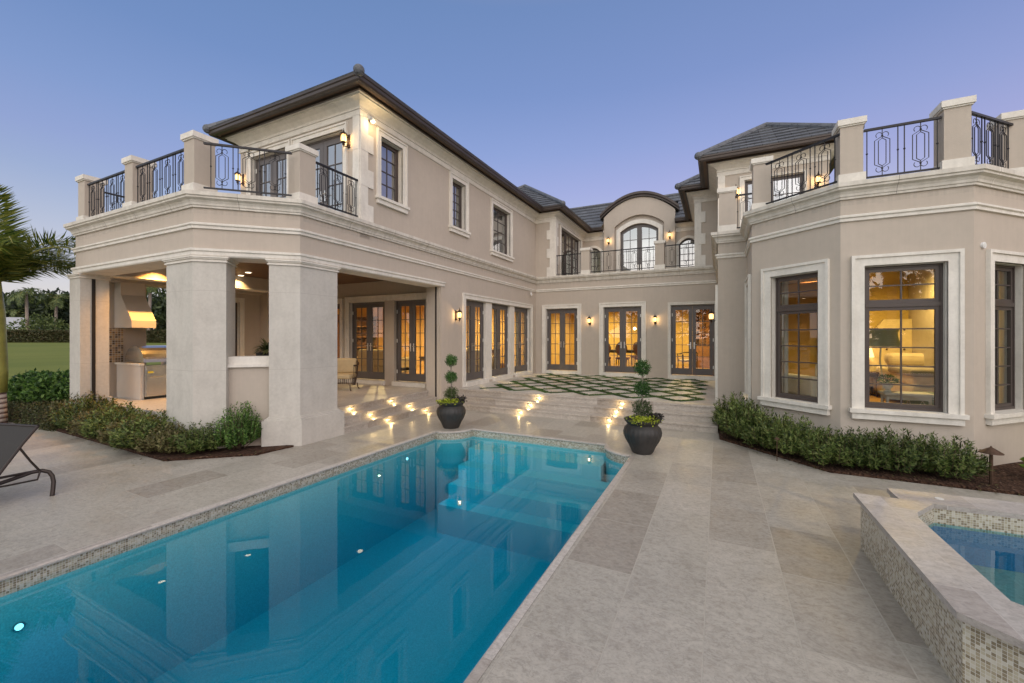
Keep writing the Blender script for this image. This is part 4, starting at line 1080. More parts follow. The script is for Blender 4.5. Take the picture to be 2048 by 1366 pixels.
railing((XQ + .03, yr), (-4.44, yr), 2); railing((-4.09, yr), (-1.90, yr), 5); railing((-1.57, yr), (-0.70, yr), 2)
railing((0.34, 10.05), (0.70, 10.05), 1); 
railing((0.80, 8.42), (1.60, 7.72), 3, over0=.06, over1=.06)
railing((1.91, 7.72), (2.74, 7.72), 2); railing((3.02, 7.71), (3.70, 8.40), 3, over0=.0, over1=.05)

# ---- interior shells of the lit rooms
def room(x0, x1, y0, y1, z0, z1, wall, floor="wood_floor", ceil="ceiling_white", skip="", name="room"):
    t = 0.06
    for key, args in (("W", (x0, x0 + t, y0, y1, z0, z1)), ("E", (x1 - t, x1, y0, y1, z0, z1)), ("N", (x0, x1, y1 - t, y1, z0, z1)), ("S", (x0, x1, y0, y0 + t, z0, z1))):
        if key not in skip: mk(name + "_wall", B(*args), wall, H)
    mk(name + "_floor", B(x0 + .001, x1 - .001, y0 + .001, y1 - .001, z0 - .05, z0), floor, H); mk(name + "_ceiling", B(x0 + .001, x1 - .001, y0 + .001, y1 - .001, z1, z1 + .05), ceil, H)
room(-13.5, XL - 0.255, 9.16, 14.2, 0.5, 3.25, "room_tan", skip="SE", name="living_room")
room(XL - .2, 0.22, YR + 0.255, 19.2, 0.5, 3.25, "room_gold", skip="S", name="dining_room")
BR = [(0.80, 10.26), (0.80, 8.68), (1.71, 7.84), (2.95, 7.84), (3.82, 8.72), (3.82, 9.9), (6.15, 9.9), (6.15, 14.25), (0.36, 14.25), (0.36, 10.26)]
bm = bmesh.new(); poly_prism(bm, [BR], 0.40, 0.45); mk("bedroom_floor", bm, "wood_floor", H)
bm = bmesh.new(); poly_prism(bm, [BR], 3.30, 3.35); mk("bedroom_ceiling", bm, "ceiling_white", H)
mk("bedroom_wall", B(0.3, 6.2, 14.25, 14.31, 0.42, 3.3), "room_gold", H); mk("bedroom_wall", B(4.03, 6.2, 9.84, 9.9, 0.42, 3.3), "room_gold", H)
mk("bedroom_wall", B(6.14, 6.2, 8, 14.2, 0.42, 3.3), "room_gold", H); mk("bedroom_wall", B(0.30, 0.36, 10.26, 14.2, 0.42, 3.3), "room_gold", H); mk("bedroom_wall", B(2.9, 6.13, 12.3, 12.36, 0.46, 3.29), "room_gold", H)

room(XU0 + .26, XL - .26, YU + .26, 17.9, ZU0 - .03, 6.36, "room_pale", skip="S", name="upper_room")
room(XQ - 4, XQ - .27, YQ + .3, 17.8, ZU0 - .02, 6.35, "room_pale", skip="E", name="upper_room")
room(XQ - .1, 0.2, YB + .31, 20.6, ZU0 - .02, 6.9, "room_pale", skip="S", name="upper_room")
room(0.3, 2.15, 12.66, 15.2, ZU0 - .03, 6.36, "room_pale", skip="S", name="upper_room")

# ------------------------------------------------------------------ lamps that the photograph shows lit, and added dim fill upstairs
def lamp(name, kind, loc, e, col=(1, .66, .32), size=0.1, parent=None, rot=None, spot=None):
    d = bpy.data.lights.new(name, kind); o = bpy.data.objects.new(name, d); COL.objects.link(o)
    d.energy = e; d.color = col
    if kind == "AREA": d.size = size
    else: d.shadow_soft_size = size
    if spot: d.spot_size = R(spot); d.spot_blend = 0.9
    if parent: o.parent = parent
    o.location = loc
    if rot: o.rotation_euler = rot
    return o
def make_sconce(label, loc, rz):
    """wall lantern; the wall is behind it at local x=0, it reaches out to +x"""
    t = thing("wall_lantern", label, "wall lantern", loc, rz, "lit wall lanterns of the house")
    bm = bmesh.new(); cushion(bm, 0.0, 0.022, -.035, .035, -.13, .13, .01); mk("backplate", bm, "lantern_bronze", t)
    bm = bmesh.new(); tube(bm, [(.02, 0, -.06), (.06, 0, -.12), (.11, 0, -.13), (.13, 0, -.09)], .009, 6); tube(bm, [(.02, 0, .06), (.05, 0, .09), (.09, 0, .115)], .007, 6); mk("arm", bm, "lantern_bronze", t)
    bm = bmesh.new(); lathe(bm, [(.018, -.085), (.045, -.06), (.052, .0), (.05, .05), (.035, .085)], 8, .13, 0); mk("lamp_glass", bm, "lantern_glow", t, smooth=True)
    bm = bmesh.new()
    lathe(bm, [(.002, .205), (.008, .19), (.006, .17), (.016, .155), (.012, .14), (.03, .13), (.062, .10), (.072, .082), (.070, .072), (.02, .076)], 12, .13, 0); mk("cap", bm, "lantern_bronze", t)
    bm = bmesh.new(); lathe(bm, [(.004, -.165), (.011, -.15), (.008, -.135), (.02, -.12), (.028, -.1), (.02, -.086), (.045, -.07), (.05, -.058)], 10, .13, 0)
    for k in range(6):
        an = k * PI / 3; tube(bm, [(.13 + .048 * math.cos(an), .048 * math.sin(an), -.062), (.13 + .056 * math.cos(an), .056 * math.sin(an), 0), (.13 + .052 * math.cos(an), .052 * math.sin(an), .08)], .0035, 4)
    mk("cage", bm, "lantern_bronze", t)
    lamp("lantern_lamp", "POINT", (.13, 0, 0.01), 6.0, (1, .62, .26), .02, t)
    return t
sc = make_sconce("lantern beside the three grouped doors of the long left wall", (XL, 9.13, 2.34), 0)
for lab, loc, rz in (
    ("lantern on the rear wall between the left and middle doors", (-4.08, YR, 2.34), -PI / 2),
    ("lantern on the rear wall between the middle and right doors", (-1.86, YR, 2.34), -PI / 2),
    ("lantern overlapping the right edge of the right rear door", (-0.02, 11.5, 2.28), PI),
    ("lantern beside the corner of the upper left balcony doors", (-6.47, YU, 5.60), -PI / 2),
    ("lantern at the far left end of the upper left balcony wall", (-9.86, YU, 5.42), -PI / 2),
    ("lantern left of the arched balcony door", (-4.24, YB - .14, 5.92), -PI / 2),
    ("lantern right of the arched balcony door", (-1.75, YB - .14, 5.90), -PI / 2),
    ("lantern behind the corner pier of the right balcony", (0.42, 12.4, 5.55), -PI / 2),
    ("lantern seen through the railing of the right balcony", (2.17, 12.4, 5.57), -PI / 2)):
    dup(sc, loc, rz, lab)
# flood lamp tucked under the eaves of the left block corner
t = thing("flood_light", "bright flood lamp under the eaves by the left block corner", "flood light", (XL, 6.10, 6.09), 0)
bm = bmesh.new(); box(bm, 0.02, .05, -.05, .05, -.04, .04); tube(bm, [(.05, 0, 0), (.09, 0, -.02)], .012, 6); mk("mount", bm, "white_paint", t)
bm = bmesh.new(); lathe(bm, [(.02, -.02), (.045, -.07), (.05, -.09)], 12, .11, 0); mk("shade", bm, "white_paint", t)
bm = bmesh.new(); ball(bm, (.11, 0, -.085), .034, 10, 6); mk("bulb", bm, "bulb_glow", t)
lamp("flood_lamp", "POINT", (.20, -.02, -.14), 6, (1, .70, .34), .05, t)

# step lights: small hooded fixtures in the risers
def step_light(label, loc, rz, group):
    t = thing("step_light", label, "step light", loc, rz, group)
    bm = bmesh.new(); box(bm, 0, .006, -.05, .05, -.03, .03); box(bm, .006, .022, -.05, .05, .022, .03); mk("faceplate", bm, "brass_nickel", t)
    bm = bmesh.new(); box(bm, .0065, .010, -.036, .036, -.004, .018); mk("lens", bm, "step_glow", t)
    lamp("step_lamp", "POINT", (.075, 0, -.005), 1.5, (1, .70, .30), .015, t)
    return t
rows = ("top", "middle", "bottom")
sl = None
for nm, ys_, gr in (("near", (6.02, 6.27, 6.56), "step lights of the loggia stairs"), ("far", (7.17, 7.45, 7.80), "step lights of the loggia stairs")):
    for r_, y_, x_, z_ in zip(rows, ys_, (-6.57, -6.29, -6.10), (.335, .20, .06)):
        lab = "%s riser light in the %s column of the loggia stairs" % (r_, nm)
        if sl is None: sl = step_light(lab, (x_, y_, z_), 0, gr)
        else: dup(sl, (x_, y_, z_), 0, lab, group=gr)
for nm, xs_ in (("left", (-3.80, -3.90, -4.02)), ("right", (-1.86, -1.92, -2.0))):
    for r_, x_, y_, z_ in zip(rows, xs_, (9.09, 8.80, 8.53), (.335, .20, .06)):
        dup(sl, (x_, y_, z_), -PI / 2, "%s riser light in the %s column of the court stairs" % (r_, nm), group="step lights of the court stairs")
# recessed lights of the loggia ceiling
for i, (x, y, lab) in enumerate(((-10.28, 6.24, "right hand recessed ceiling light in the loggia"), (-10.95, 6.46, "left hand recessed ceiling light in the loggia"), (-10.85, 4.72, "recessed ceiling light above the grill hood"), (-8.0, 7.6, "recessed ceiling light near the loggia doors"))):
    t = thing("ceiling_light", lab, "ceiling light", (x, y, 3.36), 0, "recessed lights in the loggia ceiling")
    bm = bmesh.new(); tube(bm, [(0, 0, 0), (0, 0, -.012)], .085, 16); mk("trim_ring", bm, "white_paint", t)
    bm = bmesh.new(); tube(bm, [(0, 0, -.012), (0, 0, -.016)], .06, 16); mk("lens", bm, "downlight_glow", t)
    lamp("ceiling_lamp", "SPOT", (0, 0, -.03), 60 if i != 2 else 330, (1, .62, .26) if i != 2 else (1, .46, .10), .02, t, None, 120)
# room lights
def downlights(spots, e, col, name, z=3.22):
    for i, (x, y) in enumerate(spots):
        t = thing("ceiling_light", "%s recessed ceiling light of the %s seen through its glass" % (("first", "second", "third", "fourth")[i], name), "ceiling light", (x, y, z), 0, "recessed lights inside the rooms")
        bm = bmesh.new(); tube(bm, [(0, 0, .028), (0, 0, .012)], .07, 14); mk("trim_ring", bm, "white_paint", t)
        bm = bmesh.new(); tube(bm, [(0, 0, .012), (0, 0, .008)], .05, 14); mk("lens", bm, "downlight_glow", t)
        lamp("ceiling_lamp", "SPOT", (0, 0, -.01), e, col, .025, t, None, 165)
downlights(((-11.4, 11.8), (-7.9, 12.6)), 660, (1, .72, .30), "living room")
downlights(((-4.6, 17.6), (-1.2, 17.2)), 560, (1, .72, .30), "dining room")
downlights(((4.1, 11.9), (3.3, 10.6)), 300, (1, .68, .20), "bay bedroom")
lamp("upper_room_fill", "AREA", (-3.0, 19.4, 6.6), 40, (.92, .95, 1.0), 1.0)  # added dim fill without a fixture, rear upper room
lamp("upper_room_fill", "AREA", (-8.0, 12.0, 6.2), 10, (1, .85, .65), 1.5)  # same added fill for the left upper rooms

# ------------------------------------------------------------------ small fittings
t = thing("security_camera", "small white camera in the corner under the string course", "camera", (XL + .06, 13.92, 3.36), 0)
bm = bmesh.new(); tube(bm, [(0, 0, .08), (0, 0, 0)], .015, 8); mk("mount", bm, "plastic_white", t)
bm = bmesh.new(); tube(bm, [(-.02, .05, -.01), (.05, -.07, -.05)], .035, 10); mk("body", bm, "plastic_white", t)
t = thing("wall_speaker", "round pale disc on the wall above the right bay window", "wall speaker", FC.pt(.19, 3.0, 0), math.atan2(FC.n.y, FC.n.x))
bm = bmesh.new(); tube(bm, [(0, 0, 0), (.02, 0, 0), (.025, 0, 0)], .042, 18); mk("housing", bm, "plastic_white", t)
bm = bmesh.new(); tube(bm, [(.025, 0, 0), (.028, 0, 0)], .030, 18); mk("grille", bm, "white_paint", t)

# ------------------------------------------------------------------ foliage
def leaf_quad(V, Fc, p, d, n, L, W):
    """one pointed leaf with a slight fold: two triangles on each side"""
    s = d.cross(n)
    if s.length < 1e-6: s = d.orthogonal()
    s.normalize(); i = len(V)
    V += [tuple(p), tuple(p + d * L * .45 + s * W * .5 + n * W * .1), tuple(p + d * L), tuple(p + d * L * .45 - s * W * .5 + n * W * .1)]
    Fc.append((i, i + 1, i + 2, i + 3))
def rvec(r):
    while True:
        v = Vector((r.uniform(-1, 1), r.uniform(-1, 1), r.uniform(-1, 1)))
        if 0.05 < v.length < 1: return v.normalized()
def shrub_mesh(seed, rad, h, sprigs, per, L, W):
    """sprigs reach up and out of a low centre; narrow leaves whorl round each sprig"""
    r = random.Random(seed); V, Fc = [], []; twig = bmesh.new()
    for i in range(sprigs):
        an = r.random() * 2 * PI; rr = rad * math.sqrt(r.random())
        base = Vector((math.cos(an) * rr * .25, math.sin(an) * rr * .25, r.uniform(0, h * .15)))
        hh = h * (1 - .45 * (rr / rad) ** 2) * r.uniform(.55, 1.12)
        tip = Vector((math.cos(an) * rr * 1.15, math.sin(an) * rr * 1.15, hh))
        mid = base.lerp(tip, .5) + Vector((math.cos(an) * rr * .3, math.sin(an) * rr * .3, -h * .05))
        if i % 4 == 0: tube(twig, [base, mid, tip], .006, 3, r1=.002)
        for j in range(per):
            t = .28 + .72 * j / per; t = min(1, t + r.uniform(-.03, .03))
            p = base.lerp(mid, t * 2) if t < .5 else mid.lerp(tip, t * 2 - 1)
            ax = (tip - base).normalized(); v = rvec(r); side = (v - ax * v.dot(ax)).normalized()
            d = (side * r.uniform(.5, 1) + ax * r.uniform(.35, .9)).normalized()
            leaf_quad(V, Fc, p, d, (ax + rvec(r) * .3).normalized(), L * r.uniform(.7, 1.2), W * r.uniform(.8, 1.2))
    return V, Fc, twig
def cloud(seed, n, shape, L, W, up=.25):
    """leaves filling a volume: shape(r) gives point, outward normal"""
    r = random.Random(seed); V, Fc = [], []
    for i in range(n):
        p, nn = shape(r); d = (nn * .6 + rvec(r) * .9 + Vector((0, 0, up))).normalized()
        leaf_quad(V, Fc, p, d, (nn + rvec(r) * .6).normalized(), L * r.uniform(.6, 1.25), W * r.uniform(.7, 1.25))
    return V, Fc
def make_shrub(seed, rad, h, sprigs, per, L, W, mat, label, cat, loc, group):
    t = thing("shrub", label, cat, loc, 0, group)
    V, Fc, tw = shrub_mesh(seed, rad, h, sprigs, per, L, W)
    raw("foliage", V, Fc, mat, t); mk("stem", tw, "twig", t, uv=False)
    return t
left_sh = [(-11.3, 3.62, .72, 1.15, 1), (-10.6, 3.48, .64, 1.0, 0), (-9.95, 3.46, .60, 1.0, 1), (-9.3, 3.42, .60, 1.0, 0), (-8.65, 3.40, .52, 1.0, 1), (-8.05, 3.36, .56, 1.05, 0), (-7.52, 3.40, .47, .92, 1), (-7.10, 3.62, .46, .85, 0)]
pos = ["leftmost", "second from the left", "third from the left", "fourth from the left", "fifth from the left", "sixth from the left", "seventh from the left", "rightmost"]
sA = make_shrub(11, .42, .66, 230, 26, .074, .019, "leaf_podocarpus", "x", "shrub", (0, 0, -50), None)
sB = make_shrub(23, .40, .60, 220, 24, .056, .024, "leaf_olive", "x", "shrub", (0, 0, -50), None)
def rm(o):
    for ch in list(o.children): rm(ch)
    bpy.data.objects.remove(o)
rr = random.Random(5)
for (x, y, z_, s_, k_), po in zip(left_sh, pos):
    dup((sB if k_ else sA), (x, y, .02), rr.random() * 6, "%s %s shrub of the row below the loggia" % (po, "olive brown leaved" if k_ else "dark green"), (s_, s_, z_ / .66), "shrubs planted along the loggia")
sC = make_shrub(37, .29, .72, 240, 30, .044, .016, "leaf_bright", "dense upright bright green shrub against the right loggia column", "shrub", (-6.72, 3.93, .02), "shrubs planted along the loggia")
right_sh = [(.32, 8.60, .78, .95), (.40, 8.05, .74, .85), (.70, 7.64, .66, .9), (1.02, 7.34, .66, .82), (1.36, 7.07, .56, .88), (1.72, 7.06, .58, .80), (2.08, 7.10, .62, .82), (2.55, 7.12, .57, .86)]
pos2 = ["tallest one at the stair end", "second from the stairs", "third from the stairs", "fourth from the stairs", "fifth from the stairs", "sixth from the stairs", "seventh from the stairs, under the big window", "last one beside the path light"]
for (x, y, h_, s_), po in zip(right_sh, pos2):
    dup(sA, (x, y, .02), rr.random() * 6, "green podocarpus shrub below the bay, %s" % po, (s_ * .95, s_ * .95, h_ / .66 * .92), "podocarpus shrubs below the bay")
rm(sA); rm(sB)
# leafy variegated plant at the far right
t = thing("croton_plant", "yellow and green broad leaved plant at the foot of the right bay wall", "plant", (3.75, 7.35, 0.0))
V, Fc = cloud(4, 420, lambda r: ((lambda v: (Vector((v.x * .32, v.y * .25, .22 + v.z * .22)), v))(rvec(r))), .11, .055); raw("foliage", V, Fc, "leaf_croton", t)
bm = bmesh.new()
for a in range(5): tube(bm, [(0, 0, 0), (.1 * math.cos(a * 1.3), .1 * math.sin(a * 1.3), .25)], .008, 4)
mk("stem", bm, "twig", t)
# path lights in the right hand bed
def path_light(label, loc, h, s):
    t = thing("path_light", label, "path light", loc, 0, "bronze path lights in the right bed")
    bm = bmesh.new(); tube(bm, [(0, 0, -.05), (0, 0, h)], .018 * s, 8); mk("post", bm, "copper_brown", t)
    bm = bmesh.new(); lathe(bm, [(.105 * s, h - .008), (.102 * s, h + .0), (.03 * s, h + .05 * s), (.012 * s, h + .06 * s), (.004, h + .078 * s)], 16); mk("hat", bm, "copper_brown", t)
    return t
path_light("copper hat path light standing right of the last shrub", (2.90, 6.93, 0.02), .39, 1.0)
t = path_light("thin bronze path light half hidden among the bay shrubs", (.76, 7.03, 0.02), .30, .35)
# low hedge and bright shrubs at the left
def boxy(seed, n, sx_, sy_, sz_):
    def f(r):
        p = Vector((r.uniform(-1, 1) * sx_, r.uniform(-1, 1) * sy_, r.uniform(0, 1) * sz_)); k_ = r.randrange(4)
        nn = Vector((0, 0, 1))
        if k_ == 0: p.z = sz_ * r.uniform(.92, 1.05)
        elif k_ == 1: p.y = -sy_ * r.uniform(.93, 1.05); nn = Vector((0, -1, 0))
        elif k_ == 2: p.x = sx_ * r.uniform(.93, 1.05) ; nn = Vector((1, 0, 0))
        return p, nn
    return f
t = thing("clipped_hedge", "low dark clipped hedge at the left edge of the deck", "hedge", (-12.9, 3.45, -.06))
V, Fc = cloud(8, 9000, boxy(8, 0, 1.6, .30, .40), .045, .026); raw("foliage", V, Fc, "leaf_hedge", t)
bm = bmesh.new(); box(bm, -1.5, 1.5, -.22, .22, 0, .32); mk("core", bm, "soil", t)
for i, (x, y, s_, lab) in enumerate(((-14.25, 3.75, .95, "bright green bush beside the palm trunk"), (-13.65, 3.95, 1.0, "bright green bush between palm and loggia column"), (-13.05, 4.2, .9, "bright green bush touching the far left loggia column"))):
    if i == 0:
        tb = thing("garden_bush", lab, "bush", (x, y, 0), 0, "bright bushes behind the clipped hedge")
        def shp(r):
            v = rvec(r); q = r.uniform(.6, 1.02); return Vector((v.x * .55 * q, v.y * .5 * q, .48 + v.z * .48 * q)), v
        V, Fc = cloud(31, 2600, shp, .10, .055); raw("foliage", V, Fc, "leaf_bright", tb)
        bm = bmesh.new()
        for a in range(6): tube(bm, [(0, 0, -.1), (.2 * math.cos(a), .2 * math.sin(a), .6)], .012, 4)
        mk("stem", bm, "twig", tb)
    else: dup(tb, (x, y, 0), i * 2.0, lab, s_)
# topiaries in glazed pots
def make_topiary(label, loc, rz, zs, rs):
    t = thing("topiary", label, "topiary plant", loc, rz, "triple ball topiaries by the pool")
    for i, (z, r_) in enumerate(zip(zs, rs)):
        def shp(r, z=z, r_=r_):
            v = rvec(r); q = r.uniform(.5, 1.08) * (1 + .10 * math.sin(5 * v.x + 3 * z) * math.cos(4 * v.y)) if r.random() < .93 else r.uniform(1, 1.32); return Vector((v.x * r_ * q, v.y * r_ * q, z + v.z * r_ * q)), v
        V, Fc = cloud(60 + i, 1500, shp, .030, .013); raw("foliage_ball", V, Fc, "leaf_topiary" if i else "leaf_topiary_dark", t)
    bm = bmesh.new(); tube(bm, [(0, 0, .4), (.006, 0, .75), (-.005, 0, zs[2])], .014, 7); mk("trunk", bm, "bark_grey", t)
    return t
def make_pot(label, loc, s=1.0):
    t = thing("urn_planter", label, "planter", loc, 0, "dark ribbed urns by the pool")
    seg = 96
    def rib(k_, z): return 1 + (.018 * math.cos(k_ * 2 * PI / 4) if .12 < z < .40 else 0) * min(1, max(0, (z - .1) * 8))
    bm = bmesh.new()
    prof = [(.001, 0), (.145, 0), (.155, .012), (.20, .11), (.25, .20), (.278, .28), (.282, .33), (.265, .385), (.232, .42), (.222, .435), (.236, .452), (.262, .485), (.278, .512), (.272, .520), (.245, .512), (.225, .47), (.22, .44)]
    lathe(bm, prof, seg, mod=rib, cap=False); mk("urn", bm, "pot_glaze", t, smooth=True)
    bm = bmesh.new(); tube(bm, [(0, 0, .44), (0, 0, .475)], .225, 24); mk("soil", bm, "soil", t)
    t.scale = (s, s, s); return t
def make_filler(label, loc, an, mat, n, cat, seed, droop=.1):
    t = thing("trailing_plant", label, cat, loc)
    def shp(r):
        a = an + r.gauss(0, .55); q = r.uniform(.10, .30)
        return Vector((math.cos(a) * q, math.sin(a) * q, .03 - max(0, q - .24) * 1.2 * droop * 10 * r.random() + r.uniform(-.015, .05))), Vector((math.cos(a) * .4, math.sin(a) * .4, .6))
    V, Fc = cloud(seed, n, shp, .038, .024); raw("foliage", V, Fc, mat, t)
    return t
PA, PB = (-4.69, 6.78, 0.0), (-1.04, 6.62, 0.0)
make_pot("dark ribbed urn at the left end of the pool's far edge", PA); make_pot("dark ribbed urn at the right pool corner, nearest the viewer", PB)
make_topiary("triple ball topiary in the left urn", PA, 0, (.66, .985, 1.31), (.125, .105, .105)); make_topiary("triple ball topiary in the right urn", PB, 2, (.67, .985, 1.30), (.135, .112, .112))
make_filler("lime green creeper spilling over the left urn", (PA[0], PA[1], .49), -1.2, "leaf_lime", 420, "creeper", 71); make_filler("lime green creeper spilling over the right urn", (PB[0], PB[1], .49), -1.3, "leaf_lime", 420, "creeper", 72)
make_filler("dark purple leaves at the right of the left urn", (PA[0], PA[1], .51), .35, "leaf_purple", 260, "foliage plant", 73, .05); make_filler("dark purple leaves at the right of the right urn", (PB[0], PB[1], .51), .15, "leaf_purple", 340, "foliage plant", 74, .05)

# fallen leaves along the beds
V, Fc = [], []; r = random.Random(77)
for (xa, ya, xb, yb, n, w) in ((-11.2, 3.25, -7.1, 3.1, 90, .28), (-7.1, 3.1, -6.2, 3.85, 30, .2), (0.05, 8.0, 1.3, 6.75, 70, .25), (1.3, 6.75, 4.0, 6.7, 90, .22)):
    for i in range(n):
        t = r.random(); x = xa + (xb - xa) * t + r.gauss(0, w * .5); y = ya + (yb - ya) * t + r.gauss(0, w * .5) + .06; an = r.random() * 6.28
        if -4.9 < x < -1.0: continue
        leaf_quad(V, Fc, Vector((x, y, .036 if (x > .05 or x < -6) and y > ya + (yb - ya) * t + .02 else .006)), Vector((math.cos(an), math.sin(an), r.uniform(0, .25))), Vector((0, 0, 1)), r.uniform(.03, .06), r.uniform(.012, .02))
fl_ = raw("fallen_leaves", V, Fc, "leaf_olive"); tag(fl_, "dry fallen leaves scattered along the edges of the planting beds", "leaves", kind="stuff")

# ------------------------------------------------------------------ palms
def frond(V, Fc, r, base, az, elev, L, droop, lw, ll, n=34):
    pts = []; d = Vector((math.cos(az) * math.cos(elev), math.sin(az) * math.cos(elev), math.sin(elev))); p = Vector(base)
    for i in range(n + 1):
        pts.append(p.copy()); d = (d + Vector((0, 0, -droop / n * (1 + 1.2 * i / n)))).normalized(); p = p + d * (L / n)
    side = Vector((-math.sin(az), math.cos(az), 0))
    for i in range(2, n + 1):
        t = i / n; dd = (pts[i] - pts[i - 1]).normalized(); nrm = side.cross(dd).normalized()
        for sg in (-1, 1):
            for q in range(2):
                a = (side * sg * (1 - .25 * t) + dd * (.55 + .3 * t) + nrm * (r.uniform(-.8, .8) if lw < .03 else r.uniform(-.35, .45)) + Vector((0, 0, -.08 if lw < .05 else -.25))).normalized()
                leaf_quad(V, Fc, pts[i] + dd * L / n * .5 * q, a, nrm, ll * (math.sin(PI * min(1, .18 + t * .82)) ** .6) * r.uniform(.8, 1.1), lw)
    return pts
def make_palm(label, loc, h, shaft, nf, L, rad, seed, mat="leaf_palm", rz=0, group=None, detail=34, lean=(0, 0), lw=.035, ll=.42):
    r = random.Random(seed); t = thing("palm_tree", label, "palm tree", loc, rz, group)
    bm = bmesh.new(); tube(bm, [(0, 0, -.2), (lean[0] * .4, lean[1] * .4, h * .4), (lean[0], lean[1], h)], rad, 14, r1=rad * .85); mk("trunk", bm, "palm_trunk", t, smooth=True)
    top = Vector((lean[0], lean[1], h))
    if shaft: 
        bm = bmesh.new(); lathe(bm, [(rad * .93, h - .01), (rad * .98, h + shaft * .2), (rad * .75, h + shaft * .7), (rad * .35, h + shaft)], 14, lean[0], lean[1]); mk("crownshaft", bm, "palm_shaft", t, smooth=True)
        top = top + Vector((0, 0, shaft * .96))
    V, Fc, st = [], [], bmesh.new()
    for i in range(nf):
        az = 2 * PI * i / nf * 1.0 + r.uniform(-.2, .2) + (i % 2) * .35; el = r.uniform(.55, 1.45) if shaft > 1 else r.uniform(-.05, 1.25)
        pts = frond(V, Fc, r, top, az, el, L * r.uniform(.85, 1.1), (1.5 + el * .7) if shaft < 1 else .35 + el * .85, lw, ll, detail)
        tube(st, pts[::3], .028 * rad / .15, 4, r1=.005)
    o = raw("fronds", V, Fc, mat, t); mk("frond_stem", st, "palm_shaft", t, uv=False)
    return t
make_palm("palm with ringed trunk and green crownshaft at the left frame edge", (-13.12, 2.92, -.06), .72, 2.30, 19, 2.05, .155, 3, group=None, detail=66, lw=.026, ll=.56)
# palms behind the viewer, seen only in the window reflections
make_palm("tall palm behind the viewer mirrored in the bay window", (3.3, -7.5, -.06), 3.6, .9, 13, 2.2, .17, 9, group="palms on the water side of the deck", detail=24, lw=.06)
make_palm("second palm behind the viewer to the right", (7.2, -9.5, -.06), 4.2, .9, 12, 2.3, .18, 12, group="palms on the water side of the deck", detail=24, lw=.06)

# ------------------------------------------------------------------ far garden
def at(px, d, z=0.0):
    a = R(26.35); l = (px - 1024) / 831.3 * d
    return Vector((-math.sin(a) * d + math.cos(a) * l, math.cos(a) * d + math.sin(a) * l, z))
hd = at(-60, 60); he = at(470, 60)
t = thing("boundary_hedge", "long clipped boundary hedge across the far side of the lawn", "hedge", (0, 0, 0))
V, Fc = [], []; r = random.Random(2)
for i in range(15000):
    q = hd.lerp(he, r.random()); zz = r.uniform(0, 1.72); zz = 1.72 + r.uniform(-.05, .05) if r.random() < .3 else zz
    p = Vector((q.x + r.uniform(-.1, .5), q.y - .05 + r.uniform(-.3, .3), .85 + zz)); d = rvec(r)
    leaf_quad(V, Fc, p, d, rvec(r), .28, .16)
raw("foliage", V, Fc, "leaf_hedge_far", t)
u_ = (he - hd).normalized(); nrm_ = Vector((u_.y, -u_.x, 0))
bm = bmesh.new(); fr_ = Fr((hd.x, hd.y), (he.x, he.y)); fbox(bm, fr_, 0, fr_.L, .7, 2.45, -.9, -.15); mk("core", bm, "soil", t)
def crown(seed, n, R_, Hh, L=.5):
    r = random.Random(seed); lobes = []
    for i in range(9):
        a = r.random() * 2 * PI; q = R_ * .62 * math.sqrt(r.random()); lobes.append((Vector((math.cos(a) * q, math.sin(a) * q, Hh * r.uniform(.35, .85))), R_ * r.uniform(.32, .5)))
    V, Fc = [], []
    for i in range(n):
        c, q = lobes[r.randrange(9)]; v = rvec(r); p = c + v * q * r.uniform(.55, 1.05); p.z = max(.2, p.z)
        leaf_quad(V, Fc, p, (v + rvec(r)).normalized(), (v + rvec(r) * .7).normalized(), L * r.uniform(.6, 1.2), L * .5)
    return V, Fc
def make_tree(label, loc, R_, Hh, seed, n=2600):
    t = thing("broadleaf_tree", label, "tree", loc, 0, "dark trees behind the far hedge")
    V, Fc = crown(seed, n, R_, Hh, R_ * .15); raw("crown", V, Fc, "leaf_far", t)
    bm = bmesh.new(); tube(bm, [(0, 0, -.5), (.1, 0, Hh * .35), (-.2, .1, Hh * .7)], R_ * .07, 7, r1=R_ * .03)
    for a in range(4): tube(bm, [(.1, 0, Hh * .3), (math.cos(a * 1.6) * R_ * .5, math.sin(a * 1.6) * R_ * .5, Hh * .6)], R_ * .035, 5, r1=R_ * .015)
    mk("trunk", bm, "bark_grey", t); return t
protos = [make_tree("broad dark tree left of the far palms", at(20, 82, .9), 6.5, 8.3, 1), make_tree("dark tree with a ragged crown between the far palms", at(85, 80, .9), 6.5, 7.8, 5)]
for i, (px, d_, s_, lab) in enumerate(((118, 84, .98, "dark tree right of the second far palm"), (150, 78, 1.0, "dark tree cut by the left loggia column"), (200, 84, 1.05, "dark tree hidden behind the left column"), (300, 80, 1.05, "dark tree seen above the grill lid"), (330, 76, .92, "lower dark tree at the right of the grill opening"), (-20, 85, 1.0, "dark tree outside the left frame edge"), (265, 90, 1.05, "dark tree behind the grill hood"), (55, 92, 1.02, "farther dark tree filling the gap above the pale roof"), (380, 85, 1.0, "dark tree behind the middle column"))):
    dup(protos[i % 2], at(px, d_, .9), i * 1.3, lab, s_)
for i, (px, d_, h_, L_, lab) in enumerate(((56, 68, 7.9, 3.6, "tallest far palm above the pale roof"), (110, 72, 7.6, 3.4, "far palm with a leaning trunk next to the loggia"), (30, 76, 5.2, 3.0, "shorter far palm beside the palm trunk"), (296, 60, 8.0, 3.0, "far palm seen above the grill hood"))):
    make_palm(lab, at(px, d_, .9), h_, 0, 15, L_, .22, 40 + i, "leaf_palm_far", group="coconut palms beyond the lawn", detail=14, lean=((.8, -.4), (-1.0, .5), (.3, .2), (.2, .2))[i], lw=.16, ll=.85)
